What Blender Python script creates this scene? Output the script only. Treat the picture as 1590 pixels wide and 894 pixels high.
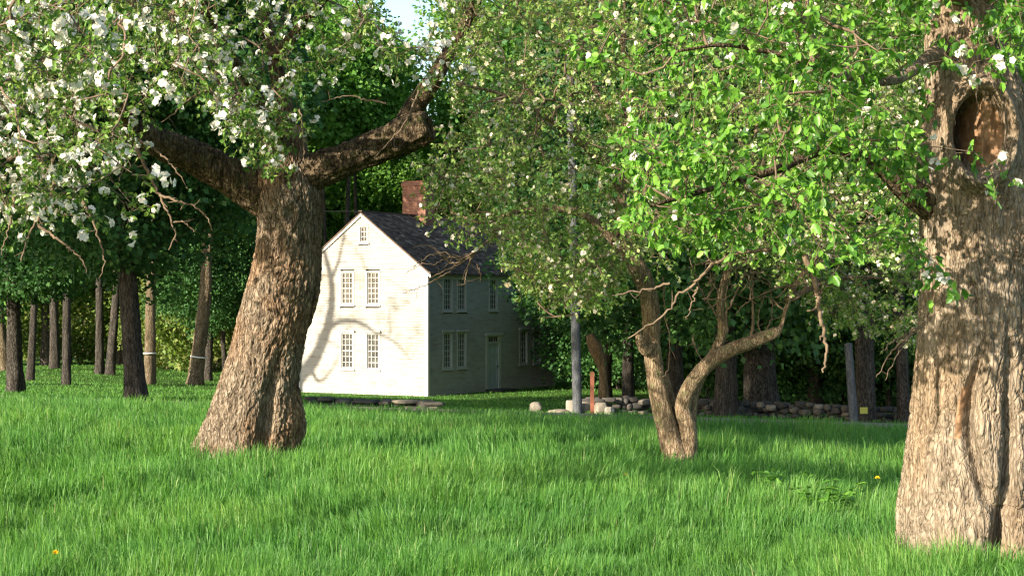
import bpy, math, random
import numpy as np
from mathutils import Vector

# ------------------------------------------------------------------ camera, sky, sun, exposure
scene = bpy.context.scene
for o in list(bpy.data.objects):
    bpy.data.objects.remove(o)
COL = scene.collection
F, CX, HY, EYE = 2670.0, 795.0, 465.0, 1.6          # focal length in photo pixels, horizon row

cam_d = bpy.data.cameras.new('camera')
cam_d.sensor_width = 36.0
cam_d.lens = 36.0 * F / 1590.0
cam_d.clip_start = 0.1
cam_d.clip_end = 3000.0
cam = bpy.data.objects.new('camera', cam_d)
COL.objects.link(cam)
cam.location = (0, 0, EYE)
cam.rotation_euler = (math.radians(90) + math.atan((HY - 447.0) / F), 0, 0)
scene.camera = cam

SUN_EL, SUN_AZ = math.radians(20.0), math.radians(48.0)   # azimuth: how far the sun stands to the left of "straight behind the camera"
SUN = Vector((-math.sin(SUN_AZ) * math.cos(SUN_EL), -math.cos(SUN_AZ) * math.cos(SUN_EL), math.sin(SUN_EL)))
world = bpy.data.worlds.new('World')
scene.world = world
world.use_nodes = True
wn = world.node_tree.nodes
wl = world.node_tree.links
bg = wn.get('Background') or wn.new('ShaderNodeBackground')
sky = wn.new('ShaderNodeTexSky')
sky.sky_type = 'NISHITA'
sky.sun_disc = False
sky.sun_elevation = SUN_EL
sky.sun_rotation = math.atan2(SUN.x, SUN.y)
sky.air_density = 1.0
sky.dust_density = 1.0
wl.new(sky.outputs[0], bg.inputs[0])
bg.inputs[1].default_value = 0.12
sun_d = bpy.data.lights.new('sun', 'SUN')
sun_d.energy = 5.0
sun_d.angle = math.radians(0.5)
sun_d.color = (1.0, 0.90, 0.74)
sun = bpy.data.objects.new('sun', sun_d)
COL.objects.link(sun)
sun.rotation_euler = (-SUN).to_track_quat('-Z', 'Y').to_euler()
sun.location = (-30, -30, 30)
scene.view_settings.view_transform = 'Standard'
scene.view_settings.look = 'None'
scene.view_settings.exposure = 1.35
scene.view_settings.gamma = 1.0
scene.view_settings.use_curve_mapping = False
scene.render.engine = 'CYCLES'
cy = scene.cycles
cy.max_bounces = 5
cy.diffuse_bounces = 3
cy.glossy_bounces = 2
cy.transmission_bounces = 3
cy.use_denoising = True
cy.denoiser = 'OPENIMAGEDENOISE'
cy.denoising_input_passes = 'RGB_ALBEDO_NORMAL'
cy.denoising_prefilter = 'ACCURATE'
cy.filter_width = 1.3
scene.render.film_transparent = False

R = np.random.RandomState
PI = math.pi


def at(px, py, Y):
    return np.array([(px - CX) / F * Y, Y, EYE + (HY - py) / F * Y])


# ------------------------------------------------------------------ noise
_rt = R(7).rand(4096)


def vnoise(p, seed=0):
    """smooth value noise, p (N,3) -> (N,) in -1..1"""
    p = np.asarray(p, float)
    i = np.floor(p).astype(np.int64)
    f = p - i
    f = f * f * (3 - 2 * f)
    out = 0
    for dx in (0, 1):
        for dy in (0, 1):
            for dz in (0, 1):
                h = ((i[:, 0] + dx) * 73856093) ^ ((i[:, 1] + dy) * 19349663) ^ ((i[:, 2] + dz) * 83492791) ^ (seed * 2654435)
                h = (h ^ (h >> 13)) & 4095
                w = (f[:, 0] if dx else 1 - f[:, 0]) * (f[:, 1] if dy else 1 - f[:, 1]) * (f[:, 2] if dz else 1 - f[:, 2])
                out = out + _rt[h] * w
    return out * 2 - 1


def fbm(p, oct=3, seed=0):
    s, a, t = 0, 1.0, 0
    p = np.asarray(p, float)
    for k in range(oct):
        s = s + a * vnoise(p * (2 ** k) + 17.3 * k, seed + k)
        t += a
        a *= 0.5
    return s / t


def sstep(a, b, x):
    t = np.clip((np.asarray(x, float) - a) / (b - a), 0, 1)
    return t * t * (3 - 2 * t)


# ------------------------------------------------------------------ terrain
HC1 = np.array([-3.64, 74.2])
HPHI = math.radians(59.0)
EF = np.array([math.cos(HPHI), math.sin(HPHI)])
EG = np.array([-math.sin(HPHI), math.cos(HPHI)])
HZ = -2.57
HCEN = HC1 + EF * 5.5 + EG * 3.5


def ground(X, Y):
    X = np.asarray(X, float)
    Y = np.asarray(Y, float)
    base = np.interp(Y, [-50, 0, 18, 22, 26, 30, 36, 42, 46, 60, 74, 90, 110, 140, 200, 400, 900],
                     [-.15, -.15, -.16, -.27, -.49, -.72, -1.02, -1.2, -1.38, -2.1, -2.57, -2.85, -3.1, -2.4, 2, 10, 20])
    tl = np.clip(-0.031 * X, -0.40, 0.75) * sstep(14, 28, Y) - .36 * sstep(1, 6, X) * sstep(15, 25, Y) * (1 - sstep(33, 38, Y))
    z = base + tl
    P = np.stack([X / 6.0, Y / 6.0, np.zeros_like(X)], -1).reshape(-1, 3)
    z = z + 0.05 * vnoise(P, 3).reshape(z.shape) * sstep(2, 10, Y)
    rd = sstep(37.5, 39.3, Y) * (1 - sstep(44.2, 46, Y))
    d = np.hypot(X - HCEN[0], Y - HCEN[1])
    w = 1 - sstep(7.5, 17, d)
    z = z * (1 - w) + HZ * w
    flat = base + tl
    z = z * (1 - rd) + flat * rd
    return z


def gz(x, y):
    return float(ground(np.array([x]), np.array([y]))[0])


# ------------------------------------------------------------------ object helpers
def mesh_np(name, V, faces, mat=None, parent=None, smooth=False, attrs=None, mats=None, midx=None):
    """faces: list of int arrays (n,k) ; attrs: dict name->per-vertex float"""
    me = bpy.data.meshes.new(name)
    V = np.asarray(V, np.float32)
    if not isinstance(faces, (list, tuple)):
        faces = [faces]
    faces = [np.asarray(f, np.int32) for f in faces if len(f)]
    nl = sum(f.size for f in faces)
    npoly = sum(len(f) for f in faces)
    me.vertices.add(len(V))
    me.vertices.foreach_set('co', V.ravel())
    me.loops.add(nl)
    me.loops.foreach_set('vertex_index', np.concatenate([f.ravel() for f in faces]))
    me.polygons.add(npoly)
    tot = np.concatenate([np.full(len(f), f.shape[1], np.int32) for f in faces])
    st = np.concatenate([[0], np.cumsum(tot)[:-1]]).astype(np.int32)
    me.polygons.foreach_set('loop_start', st)
    if smooth:
        me.polygons.foreach_set('use_smooth', np.ones(npoly, bool))
    if midx is not None:
        me.polygons.foreach_set('material_index', np.asarray(midx, np.int32))
    me.update(calc_edges=True)
    if attrs:
        for k, v in attrs.items():
            a = me.attributes.new(k, 'FLOAT', 'POINT')
            a.data.foreach_set('value', np.asarray(v, np.float32))
    if mat:
        me.materials.append(mat)
    for m in (mats or []):
        me.materials.append(m)
    o = bpy.data.objects.new(name, me)
    COL.objects.link(o)
    if parent is not None:
        o.parent = parent
    return o


def tag(o, label=None, cat=None, group=None, kind=None):
    if label:
        o['label'] = label
    if cat:
        o['category'] = cat
    if group:
        o['group'] = group
    if kind:
        o['kind'] = kind
    return o


def empty(name, loc, label=None, cat=None, group=None, rz=0):
    o = bpy.data.objects.new(name, None)
    o.empty_display_size = 0.3
    COL.objects.link(o)
    o.location = loc
    o.rotation_euler = (0, 0, rz)
    return tag(o, label, cat, group)


class MB:
    """collects boxes and polygons into one mesh"""
    def __init__(s):
        s.v, s.f = [], []

    def poly(s, pts):
        n = len(s.v)
        s.v += [tuple(p) for p in pts]
        s.f.append(tuple(range(n, n + len(pts))))

    def box(s, x0, x1, y0, y1, z0, z1):
        n = len(s.v)
        s.v += [(x0, y0, z0), (x1, y0, z0), (x1, y1, z0), (x0, y1, z0), (x0, y0, z1), (x1, y0, z1), (x1, y1, z1), (x0, y1, z1)]
        for f in ((0, 3, 2, 1), (4, 5, 6, 7), (0, 1, 5, 4), (1, 2, 6, 5), (2, 3, 7, 6), (3, 0, 4, 7)):
            s.f.append(tuple(n + i for i in f))

    def hexa(s, P):
        n = len(s.v)
        s.v += [tuple(p) for p in P]
        for f in ((0, 3, 2, 1), (4, 5, 6, 7), (0, 1, 5, 4), (1, 2, 6, 5), (2, 3, 7, 6), (3, 0, 4, 7)):
            s.f.append(tuple(n + i for i in f))

    def build(s, name, mat, parent=None, bevel=0):
        me = bpy.data.meshes.new(name)
        me.from_pydata(s.v, [], s.f)
        me.materials.append(mat)
        o = bpy.data.objects.new(name, me)
        COL.objects.link(o)
        if parent is not None:
            o.parent = parent
        if bevel:
            b = o.modifiers.new('bevel', 'BEVEL')
            b.width = bevel
            b.segments = 2
        return o


def catmull(P, n):
    P = np.asarray(P, float)
    if len(P) < 3:
        t = np.linspace(0, 1, n)[:, None]
        return P[0] * (1 - t) + P[-1] * t
    d = np.concatenate([[0], np.cumsum(np.linalg.norm(np.diff(P[:, :3], axis=0), axis=1))])
    t = np.linspace(0, d[-1], n)
    Q = np.vstack([2 * P[0] - P[1], P, 2 * P[-1] - P[-2]])
    k = np.clip(np.searchsorted(d, t, side='right') - 1, 0, len(P) - 2)
    u = ((t - d[k]) / (d[k + 1] - d[k]))[:, None]
    p0, p1, p2, p3 = Q[k], Q[k + 1], Q[k + 2], Q[k + 3]
    return 0.5 * (2 * p1 + (p2 - p0) * u + (2 * p0 - 5 * p1 + 4 * p2 - p3) * u * u + (3 * p1 - p0 - 3 * p2 + p3) * u ** 3)


def frames(P, ref=(1, 0, 0)):
    T = np.gradient(P, axis=0)
    T /= np.linalg.norm(T, axis=1)[:, None] + 1e-9
    U = np.zeros_like(P)
    u = np.array(ref, float)
    if abs(u @ T[0]) > 0.9:
        u = np.array([0, 0, 1.0])
    for i in range(len(P)):
        u = u - (u @ T[i]) * T[i]
        u /= np.linalg.norm(u) + 1e-9
        U[i] = u
    return T, U, np.cross(T, U)


def trunk_mesh(ctrl, nring, nseg, seed=0, amp=0.02, kx=9.0, kz=2.2, shape=None, extra=None, cap=True, lump=0.08):
    """ctrl rows x,y,z,r ; bark relief is real geometry"""
    C = catmull(ctrl, nring)
    P, r = C[:, :3], np.maximum(C[:, 3], 0.004)
    T, U, W = frames(P)
    s = np.concatenate([[0], np.cumsum(np.linalg.norm(np.diff(P, axis=0), axis=1))])
    th = np.linspace(0, 2 * PI, nseg, endpoint=False)
    TH, S = np.meshgrid(th, s)
    RR = np.repeat(r[:, None], nseg, 1)
    cs, sn = np.cos(TH), np.sin(TH)
    q = np.stack([cs * RR, sn * RR, S], -1).reshape(-1, 3)
    lumpy = fbm(q * np.array([2.2, 2.2, 1.1]) + seed * 3.1, 2, seed).reshape(TH.shape)
    warp = q + 0.05 * np.stack([vnoise(q * 3 + 5, seed + 5), vnoise(q * 3 + 9, seed + 6), vnoise(q * 3 + 13, seed + 7)], -1)
    n1 = vnoise(warp * np.array([kx, kx, kz]), seed + 1)
    n2 = vnoise(warp * np.array([kx * 2.1, kx * 2.1, kz * 2.6]), seed + 2)
    n3 = vnoise(warp * np.array([kx * 4.3, kx * 4.3, kz * 7]), seed + 3)
    bark = (np.minimum(1.0, np.abs(n1) * 3.0) - .6) * 1.0 + (np.minimum(1.0, np.abs(n2) * 2.6) - .6) * 0.75 + n3 * 0.35 + .12 * n2
    R_ = RR * (1 + lump * lumpy) + amp * np.minimum(1.0, RR / 0.2) * bark.reshape(TH.shape)
    if shape is not None:
        R_ = R_ * shape(TH, S, P[:, 2][:, None])
    V = P[:, None, :] + (U[:, None, :] * cs[..., None] + W[:, None, :] * sn[..., None]) * R_[..., None]
    if extra is not None:
        V = extra(V, TH, S)
    V = V.reshape(-1, 3)
    i = np.arange(nring - 1)[:, None] * nseg
    j = np.arange(nseg)[None, :]
    j2 = (j + 1) % nseg
    Fq = np.stack([i + j, i + j2, i + nseg + j2, i + nseg + j], -1).reshape(-1, 4)
    faces = [Fq]
    if cap:
        k = len(V)
        V = np.vstack([V, P[-1] + T[-1] * r[-1] * 0.25, P[0]])
        a = (nring - 1) * nseg + np.arange(nseg)
        b = (nring - 1) * nseg + (np.arange(nseg) + 1) % nseg
        faces.append(np.stack([a, b, np.full(nseg, k)], -1))
        faces.append(np.stack([(np.arange(nseg) + 1) % nseg, np.arange(nseg), np.full(nseg, k + 1)], -1))
    return V, faces


def tubes(chains, sides=5):
    """chains: list of (pts (k,3), radii (k,)) -> V, faces"""
    VV, FF = [], []
    off = 0
    for P, r in chains:
        P = np.asarray(P, float)
        k = len(P)
        m = sides if r[0] > 0.012 else 4 if r[0] > 0.006 else 3
        if r[0] > 0.035:
            m = sides + 3
        T, U, W = frames(P, (0.3, 0.2, 0.9))
        th = np.arange(m) * 2 * PI / m
        V = P[:, None, :] + (U[:, None, :] * np.cos(th)[None, :, None] + W[:, None, :] * np.sin(th)[None, :, None]) * np.asarray(r)[:, None, None]
        VV.append(V.reshape(-1, 3))
        i = np.arange(k - 1)[:, None] * m
        j = np.arange(m)[None, :]
        j2 = (j + 1) % m
        FF.append((np.stack([i + j, i + j2, i + m + j2, i + m + j], -1).reshape(-1, 4)) + off)
        off += k * m
    return np.vstack(VV), [np.vstack(FF)]


def grow(limbs, targets, rng, step=0.18, wig=0.12, tip=0.003, pw=0.42, rise=0.1, cap_r=0.05):
    """connect each target to the nearest wood; returns chains and the direction at each target"""
    pos = [catmull(L[:, :3], max(3, int(np.linalg.norm(np.diff(L[:, :3], axis=0), axis=1).sum() / 0.15))) for L in limbs]
    pos = np.vstack(pos)
    n0 = len(pos)
    t = np.asarray(targets)
    dn = np.array([np.min(((pos - q) ** 2).sum(1)) for q in t])
    order = np.argsort(dn)
    cap = n0 + len(t) * 40
    NP = np.zeros((cap, 3))
    NP[:n0] = pos
    par = np.full(cap, -1, int)
    n = n0
    chains = []
    for ti in order:
        q = t[ti]
        d2 = ((NP[:n] - q) ** 2).sum(1)
        d2[n0:n] *= 1.15
        j = int(np.argmin(d2))
        d = math.sqrt(((NP[j] - q) ** 2).sum())
        k = min(36, max(2, int(d / step)))
        u = np.linspace(0, 1, k + 1)[1:, None]
        mid = (NP[j] + q) / 2 + rng.randn(3) * wig * d + np.array([0, 0, rise * d])
        pts = (1 - u) ** 2 * NP[j] + 2 * u * (1 - u) * mid + u * u * q
        pts[:-1] += rng.randn(k - 1, 3) * min(0.03, 0.1 * step)
        idx = np.arange(n, n + k)
        NP[idx] = pts
        par[idx] = np.concatenate([[j], idx[:-1]])
        n += k
        chains.append((j, idx))
    w = np.zeros(n)
    for j, idx in chains:
        w[idx[-1]] += 1
    for i in range(n - 1, n0 - 1, -1):
        if par[i] >= n0:
            w[par[i]] += w[i]
    r = np.minimum(tip * np.maximum(w, 1) ** pw, cap_r)
    out = []
    dirs = np.zeros((len(t), 3))
    for (j, idx), ti in zip(chains, order):
        P = np.vstack([NP[j], NP[idx]])
        rr = np.concatenate([[r[idx[0]] * 1.05], r[idx]])
        out.append((P, rr))
        dd = P[-1] - P[-2]
        dirs[ti] = dd / (np.linalg.norm(dd) + 1e-9)
    return out, dirs


def unit(v):
    return v / (np.linalg.norm(v, axis=-1, keepdims=True) + 1e-9)


def leaves_mesh(P, D, N, size, rng, wide=0.55, simple=False, fold=0.25):
    """P base points, D direction, N normals, size (n,)"""
    n = len(P)
    D = unit(D)
    S = unit(np.cross(D, N))
    N = np.cross(S, D)
    L = size[:, None]
    Wd = L * wide * 0.5
    if simple:
        V = np.stack([P, P + D * L * .5 + S * Wd + N * L * fold * .3, P + D * L - N * L * .12, P + D * L * .5 - S * Wd + N * L * fold * .3], 1)
        b = np.arange(n)[:, None] * 4
        Fc = [np.hstack([b, b + 1, b + 2, b + 3])]
        k = 4
    else:
        V = np.stack([P, P + D * L * .3 + S * Wd * .9 + N * L * fold * .3, P + D * L * .68 + S * Wd * .8 + N * L * (fold * .25 - .03), P + D * L - N * L * .14,
                      P + D * L * .68 - S * Wd * .8 + N * L * (fold * .25 - .03), P + D * L * .3 - S * Wd * .9 + N * L * fold * .3], 1)
        b = np.arange(n)[:, None] * 6
        Fc = [np.vstack([np.hstack([b, b + 1, b + 2, b + 3]), np.hstack([b, b + 3, b + 4, b + 5])])]
        k = 6
    tint = np.repeat(rng.rand(n), k)
    return V.reshape(-1, 3), Fc, tint


def twigs_and_leaves(T, dirs, rng, ntw, tl, nleaf, lsize, droop=0.25, up=0.2, spread=1.0):
    """short shoots round each target; returns twig chains and leaf arrays"""
    n = len(T)
    base = np.repeat(T, ntw, 0)
    d = unit(np.repeat(dirs, ntw, 0) * 0.7 + rng.randn(n * ntw, 3) * spread + np.array([0, 0, up]))
    ln = tl * (0.5 + rng.rand(n * ntw))
    start = base + rng.randn(n * ntw, 3) * 0.02
    e1 = start + d * ln[:, None] * .5 + rng.randn(n * ntw, 3) * 0.012
    e2 = start + d * ln[:, None] - np.array([0, 0, 1]) * (droop * ln * .4)[:, None]
    chains = [(np.array([start[i], e1[i], e2[i]]), np.array([.003, .0022, .0012])) for i in range(n * ntw)]
    m = nleaf
    u = (1 - .75 * rng.rand(n * ntw, m) ** 1.8)[..., None]
    lp = (1 - u) ** 2 * start[:, None] + 2 * u * (1 - u) * e1[:, None] + u * u * e2[:, None]
    lp = lp.reshape(-1, 3)
    ld = unit(np.repeat(d, m, 0) * 0.5 + rng.randn(len(lp), 3) * 0.8 + np.array([0, 0, -droop]))
    ln_ = unit(rng.randn(len(lp), 3) * 0.75 + np.array([-0.35, -0.45, 0.6]))
    sz = lsize * (0.55 + 0.75 * rng.rand(len(lp)))
    return chains, e2, d, lp, ld, ln_, sz


def blossoms_mesh(C, D, rng, nf=5, R0=0.04, ps=0.022):
    """each cluster: nf five-petalled flowers standing on a small dome"""
    n = len(C)
    sc = 0.7 + 0.6 * rng.rand(n)
    D = unit(D)
    off = unit(D[:, None, :] * 0.9 + rng.randn(n, nf, 3) * 0.75)
    fc = C[:, None, :] + off * (R0 * sc)[:, None, None] * (0.5 + 0.6 * rng.rand(n, nf, 1))
    fn = unit(off + rng.randn(n, nf, 3) * 0.35)
    fc = fc.reshape(-1, 3)
    fn = fn.reshape(-1, 3)
    m = len(fc)
    a = unit(np.cross(fn, rng.randn(m, 3)))
    b = np.cross(fn, a)
    s = np.repeat(sc, nf) * ps * (0.75 + 0.5 * rng.rand(m))
    V, Fc = [], []
    for k in range(5):
        t = k * 2 * PI / 5
        u = a * math.cos(t) + b * math.sin(t)
        w = np.cross(fn, u)
        S = s[:, None]
        V.append(np.stack([fc, fc + u * S * .75 + w * S * .48 + fn * S * .3, fc + u * S * 1.15 + fn * S * .25, fc + u * S * .75 - w * S * .48 + fn * S * .3], 1))
    V = np.concatenate(V, 0).reshape(-1, 3)
    b0 = np.arange(m * 5)[:, None] * 4
    Fc = [np.hstack([b0, b0 + 1, b0 + 2, b0 + 3])]
    tint = np.tile(np.repeat(rng.rand(m), 4), 5)
    return V, Fc, tint


# ------------------------------------------------------------------ materials
def new_mat(name):
    m = bpy.data.materials.new(name)
    m.use_nodes = True
    nt = m.node_tree
    nt.nodes.clear()
    out = nt.nodes.new('ShaderNodeOutputMaterial')
    return m, nt, out


def ramp(nt, stops, fac=None, interp='LINEAR'):
    r = nt.nodes.new('ShaderNodeValToRGB')
    r.color_ramp.interpolation = interp
    els = r.color_ramp.elements
    while len(els) > 1:
        els.remove(els[-1])
    els[0].position = stops[0][0]
    els[0].color = (*stops[0][1], 1)
    for p, c in stops[1:]:
        e = els.new(p)
        e.color = (*c, 1)
    if fac is not None:
        nt.links.new(fac, r.inputs[0])
    return r


def noise_node(nt, scale, detail=4, rough=.55, vec=None, stretch=None, coord='Object', w=None):
    if vec is None:
        tc = nt.nodes.new('ShaderNodeTexCoord')
        vec = tc.outputs[coord]
    if stretch:
        mp = nt.nodes.new('ShaderNodeMapping')
        mp.inputs['Scale'].default_value = stretch
        nt.links.new(vec, mp.inputs[0])
        vec = mp.outputs[0]
    n = nt.nodes.new('ShaderNodeTexNoise')
    n.inputs['Scale'].default_value = scale
    n.inputs['Detail'].default_value = detail
    n.inputs['Roughness'].default_value = rough
    nt.links.new(vec, n.inputs['Vector'])
    return n.outputs['Fac']


def mixc(nt, fac, a, b, mode='MIX'):
    m = nt.nodes.new('ShaderNodeMix')
    m.data_type = 'RGBA'
    m.blend_type = mode
    if isinstance(fac, float):
        m.inputs[0].default_value = fac
    else:
        nt.links.new(fac, m.inputs[0])
    for s, v in ((6, a), (7, b)):
        if isinstance(v, tuple):
            m.inputs[s].default_value = (*v, 1)
        else:
            nt.links.new(v, m.inputs[s])
    return m.outputs[2]


def principled(nt, out, col, rough=0.8, bump=None, bstr=0.4, bdist=0.02, spec=0.3):
    p = nt.nodes.new('ShaderNodeBsdfPrincipled')
    if isinstance(col, tuple):
        p.inputs['Base Color'].default_value = (*col, 1)
    else:
        nt.links.new(col, p.inputs['Base Color'])
    p.inputs['Roughness'].default_value = rough
    p.inputs['Specular IOR Level'].default_value = spec
    if bump is not None:
        b = nt.nodes.new('ShaderNodeBump')
        b.inputs['Strength'].default_value = bstr
        b.inputs['Distance'].default_value = bdist
        nt.links.new(bump, b.inputs['Height'])
        nt.links.new(b.outputs[0], p.inputs['Normal'])
    nt.links.new(p.outputs[0], out.inputs[0])
    return p


def leaf_mat(name, stops, trans=0.35, rough=0.45, tcol=1.25, patch=None, spec=0.35):
    m, nt, out = new_mat(name)
    a = nt.nodes.new('ShaderNodeAttribute')
    a.attribute_name = 'tint'
    r = ramp(nt, stops, a.outputs['Fac'])
    col = r.outputs[0]
    if patch:
        nf = noise_node(nt, patch[0], 3)
        rr = ramp(nt, [(0.38, (0, 0, 0)), (0.62, (1, 1, 1))], nf)
        col = mixc(nt, rr.outputs[0], col, mixc(nt, 1.0, col, patch[1], 'MULTIPLY'))
    p = nt.nodes.new('ShaderNodeBsdfPrincipled')
    p.inputs['Roughness'].default_value = rough
    p.inputs['Specular IOR Level'].default_value = spec
    nt.links.new(col, p.inputs['Base Color'])
    t = nt.nodes.new('ShaderNodeBsdfTranslucent')
    tc = mixc(nt, 1.0, col, (tcol * 1.0, tcol * 1.05, tcol * 0.55), 'MULTIPLY')
    nt.links.new(tc, t.inputs[0])
    mx = nt.nodes.new('ShaderNodeMixShader')
    mx.inputs[0].default_value = trans
    nt.links.new(p.outputs[0], mx.inputs[1])
    nt.links.new(t.outputs[0], mx.inputs[2])
    nt.links.new(mx.outputs[0], out.inputs[0])
    return m


def bark_mat(name, dark, mid, light, moss=None, patch=None, sc=1.0, vs=27, ck=(.62, .57, .52), bs=1.0):
    m, nt, out = new_mat(name)
    f1 = noise_node(nt, 14 * sc, 6, .65, stretch=(1, 1, .22))
    f2 = noise_node(nt, 45 * sc, 5, .7, stretch=(1, 1, .3))
    f3 = noise_node(nt, 1.6, 3, .5)
    mm = nt.nodes.new('ShaderNodeMath')
    mm.operation = 'MULTIPLY_ADD'
    nt.links.new(f2, mm.inputs[0])
    mm.inputs[1].default_value = 0.55
    hh = nt.nodes.new('ShaderNodeMath')
    hh.operation = 'MULTIPLY'
    nt.links.new(f1, hh.inputs[0])
    hh.inputs[1].default_value = 0.5
    nt.links.new(hh.outputs[0], mm.inputs[2])
    tc = nt.nodes.new('ShaderNodeTexCoord')
    mp = nt.nodes.new('ShaderNodeMapping')
    mp.inputs['Scale'].default_value = (1, 1, .27)
    nt.links.new(tc.outputs['Object'], mp.inputs[0])
    nz = nt.nodes.new('ShaderNodeTexNoise')
    nz.inputs['Scale'].default_value = 9 * sc
    nt.links.new(mp.outputs[0], nz.inputs['Vector'])
    wv = mixc(nt, .12 / sc, mp.outputs[0], nz.outputs['Color'], 'ADD')
    vo = nt.nodes.new('ShaderNodeTexVoronoi')
    vo.feature = 'DISTANCE_TO_EDGE'
    vo.inputs['Scale'].default_value = vs * sc
    nt.links.new(wv, vo.inputs['Vector'])
    crack = ramp(nt, [(0.0, (0, 0, 0)), (.16, (1, 1, 1))], vo.outputs['Distance'])
    r = ramp(nt, [(0.38, dark), (0.48, mid), (0.58, light), (0.72, tuple(min(1, c * 1.3) for c in light))], mm.outputs[0])
    col = mixc(nt, crack.outputs[0], mixc(nt, 1.0, r.outputs[0], ck, 'MULTIPLY'), r.outputs[0])
    bh = nt.nodes.new('ShaderNodeMath')
    bh.operation = 'MULTIPLY_ADD'
    nt.links.new(crack.outputs[0], bh.inputs[0])
    bh.inputs[1].default_value = .5
    nt.links.new(mm.outputs[0], bh.inputs[2])
    if patch:
        rr = ramp(nt, [(0.45, (0, 0, 0)), (0.6, (1, 1, 1))], f3)
        col = mixc(nt, rr.outputs[0], col, mixc(nt, 1.0, col, patch, 'MULTIPLY'))
    if moss:
        f4 = noise_node(nt, 6, 5, .7)
        rr = ramp(nt, [(0.56, (0, 0, 0)), (0.68, (1, 1, 1))], f4)
        col = mixc(nt, rr.outputs[0], col, moss)
    principled(nt, out, col, .94, bh.outputs[0], bs, .026 / sc, .1)
    return m


def plain(name, col, rough=.7, var=.15, scale=8, bstr=.15, spec=.3, metal=0, bdist=.01):
    m, nt, out = new_mat(name)
    f = noise_node(nt, scale, 5, .6)
    a = tuple(c * (1 - var) for c in col)
    b = tuple(min(1, c * (1 + var)) for c in col)
    r = ramp(nt, [(.3, a), (.7, b)], f)
    p = principled(nt, out, r.outputs[0], rough, f, bstr, bdist, spec)
    p.inputs['Metallic'].default_value = metal
    return m


M = {}
M['grass'] = leaf_mat('grass_blade', [(0, (.065, .165, .032)), (.35, (.108, .25, .046)), (.7, (.16, .33, .06)), (.95, (.24, .41, .09)), (1, (.36, .36, .15))], .48, .5, 1.3, patch=(.35, (.75, .9, .95)))
M['lawn'] = leaf_mat('lawn_blade', [(0, (.06, .16, .025)), (.6, (.1, .25, .035)), (1, (.17, .31, .05))], .3, .6, 1.2, patch=(.25, (.8, .9, .8)))
M['leaf_near'] = leaf_mat('apple_leaf', [(0, (.05, .14, .025)), (.5, (.12, .28, .035)), (.85, (.19, .38, .05)), (1, (.27, .43, .09))], .42, .38, 1.4)
M['leaf_bloom'] = leaf_mat('young_apple_leaf', [(0, (.07, .16, .025)), (.5, (.13, .25, .04)), (1, (.26, .34, .09))], .4, .42, 1.3)
M['leaf_mid'] = leaf_mat('small_apple_leaf', [(0, (.12, .23, .045)), (.5, (.23, .37, .08)), (.85, (.32, .43, .13)), (1, (.46, .44, .2))], .46, .5, 1.2)
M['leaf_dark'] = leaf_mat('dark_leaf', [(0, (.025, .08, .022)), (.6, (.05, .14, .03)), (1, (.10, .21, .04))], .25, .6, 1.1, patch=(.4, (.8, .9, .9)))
M['leaf_back'] = leaf_mat('woodland_leaf', [(0, (.07, .17, .028)), (.6, (.14, .30, .045)), (1, (.24, .40, .07))], .4, .6, 1.3, patch=(.3, (.75, .85, .8)))
M['leaf_brush'] = leaf_mat('brush_leaf', [(0, (.12, .2, .04)), (.5, (.2, .3, .065)), (1, (.34, .33, .12))], .4, .6, 1.2, patch=(.3, (.7, .65, .6)))
M['petal'] = leaf_mat('petal', [(0, (.80, .72, .60)), (.5, (.85, .82, .74)), (1, (.88, .87, .84))], .35, .6, 1.0, spec=.2)
M['petal_cream'] = leaf_mat('cream_petal', [(0, (.62, .5, .34)), (.5, (.74, .66, .5)), (1, (.85, .8, .7))], .35, .6, 1.0, spec=.2)
# translucent tint of petals must stay white
for k in ('petal', 'petal_cream'):
    for n in M[k].node_tree.nodes:
        if n.type == 'MIX' and n.blend_type == 'MULTIPLY':
            n.inputs[7].default_value = (1, 1, .95, 1)
M['bark_old'] = bark_mat('old_apple_bark', (.055, .042, .03), (.145, .112, .08), (.28, .225, .166), patch=(1.08, .89, .76))
M['bark_big'] = bark_mat('thick_apple_bark', (.085, .066, .047), (.19, .152, .11), (.31, .25, .185), patch=(.98, .9, .81), vs=34, ck=(.8, .76, .72), bs=.8)
M['bark_limb'] = bark_mat('limb_bark', (.025, .018, .012), (.075, .054, .034), (.16, .12, .075), moss=(.08, .08, .03))
M['bark_mid'] = bark_mat('flaky_apple_bark', (.09, .062, .04), (.2, .145, .092), (.34, .255, .17), moss=(.17, .17, .08), sc=1.6)
M['twig'] = plain('twig_bark', (.15, .105, .068), .85, .35, 12)
M['twig_dark'] = plain('dark_twig_bark', (.1, .07, .05), .85, .4, 12)
M['bark_dark'] = bark_mat('dark_bark', (.022, .02, .017), (.05, .045, .038), (.10, .088, .074), sc=.6)
M['bark_pale'] = bark_mat('pale_bark', (.06, .055, .045), (.12, .11, .09), (.2, .185, .155), sc=.6)
M['bark_tan'] = bark_mat('tan_bark', (.06, .045, .027), (.13, .1, .062), (.2, .16, .105), sc=.6)
M['heartwood'] = plain('orange_heartwood', (.26, .15, .08), .8, .45, 9, .5)
M['sun_patch_bark'] = bark_mat('painted_sun_patch', (.08, .055, .03), (.17, .115, .06), (.27, .19, .105), sc=.8, ck=(.8, .78, .75))  # pale tone stands for sun patches on a shaded trunk
M['post_grey'] = bark_mat('weathered_grey_wood', (.05, .053, .056), (.085, .09, .095), (.13, .135, .14), sc=1.2, ck=(.85, .85, .85), bs=.5)
M['rust'] = plain('rusty_steel', (.25, .09, .05), .8, .3, 20, .2)
M['yellow'] = plain('yellow_sign_paint', (.55, .5, .09), .6, .1, 10)
M['white_band'] = plain('white_tape', (.75, .75, .72), .7, .05, 10)
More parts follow.
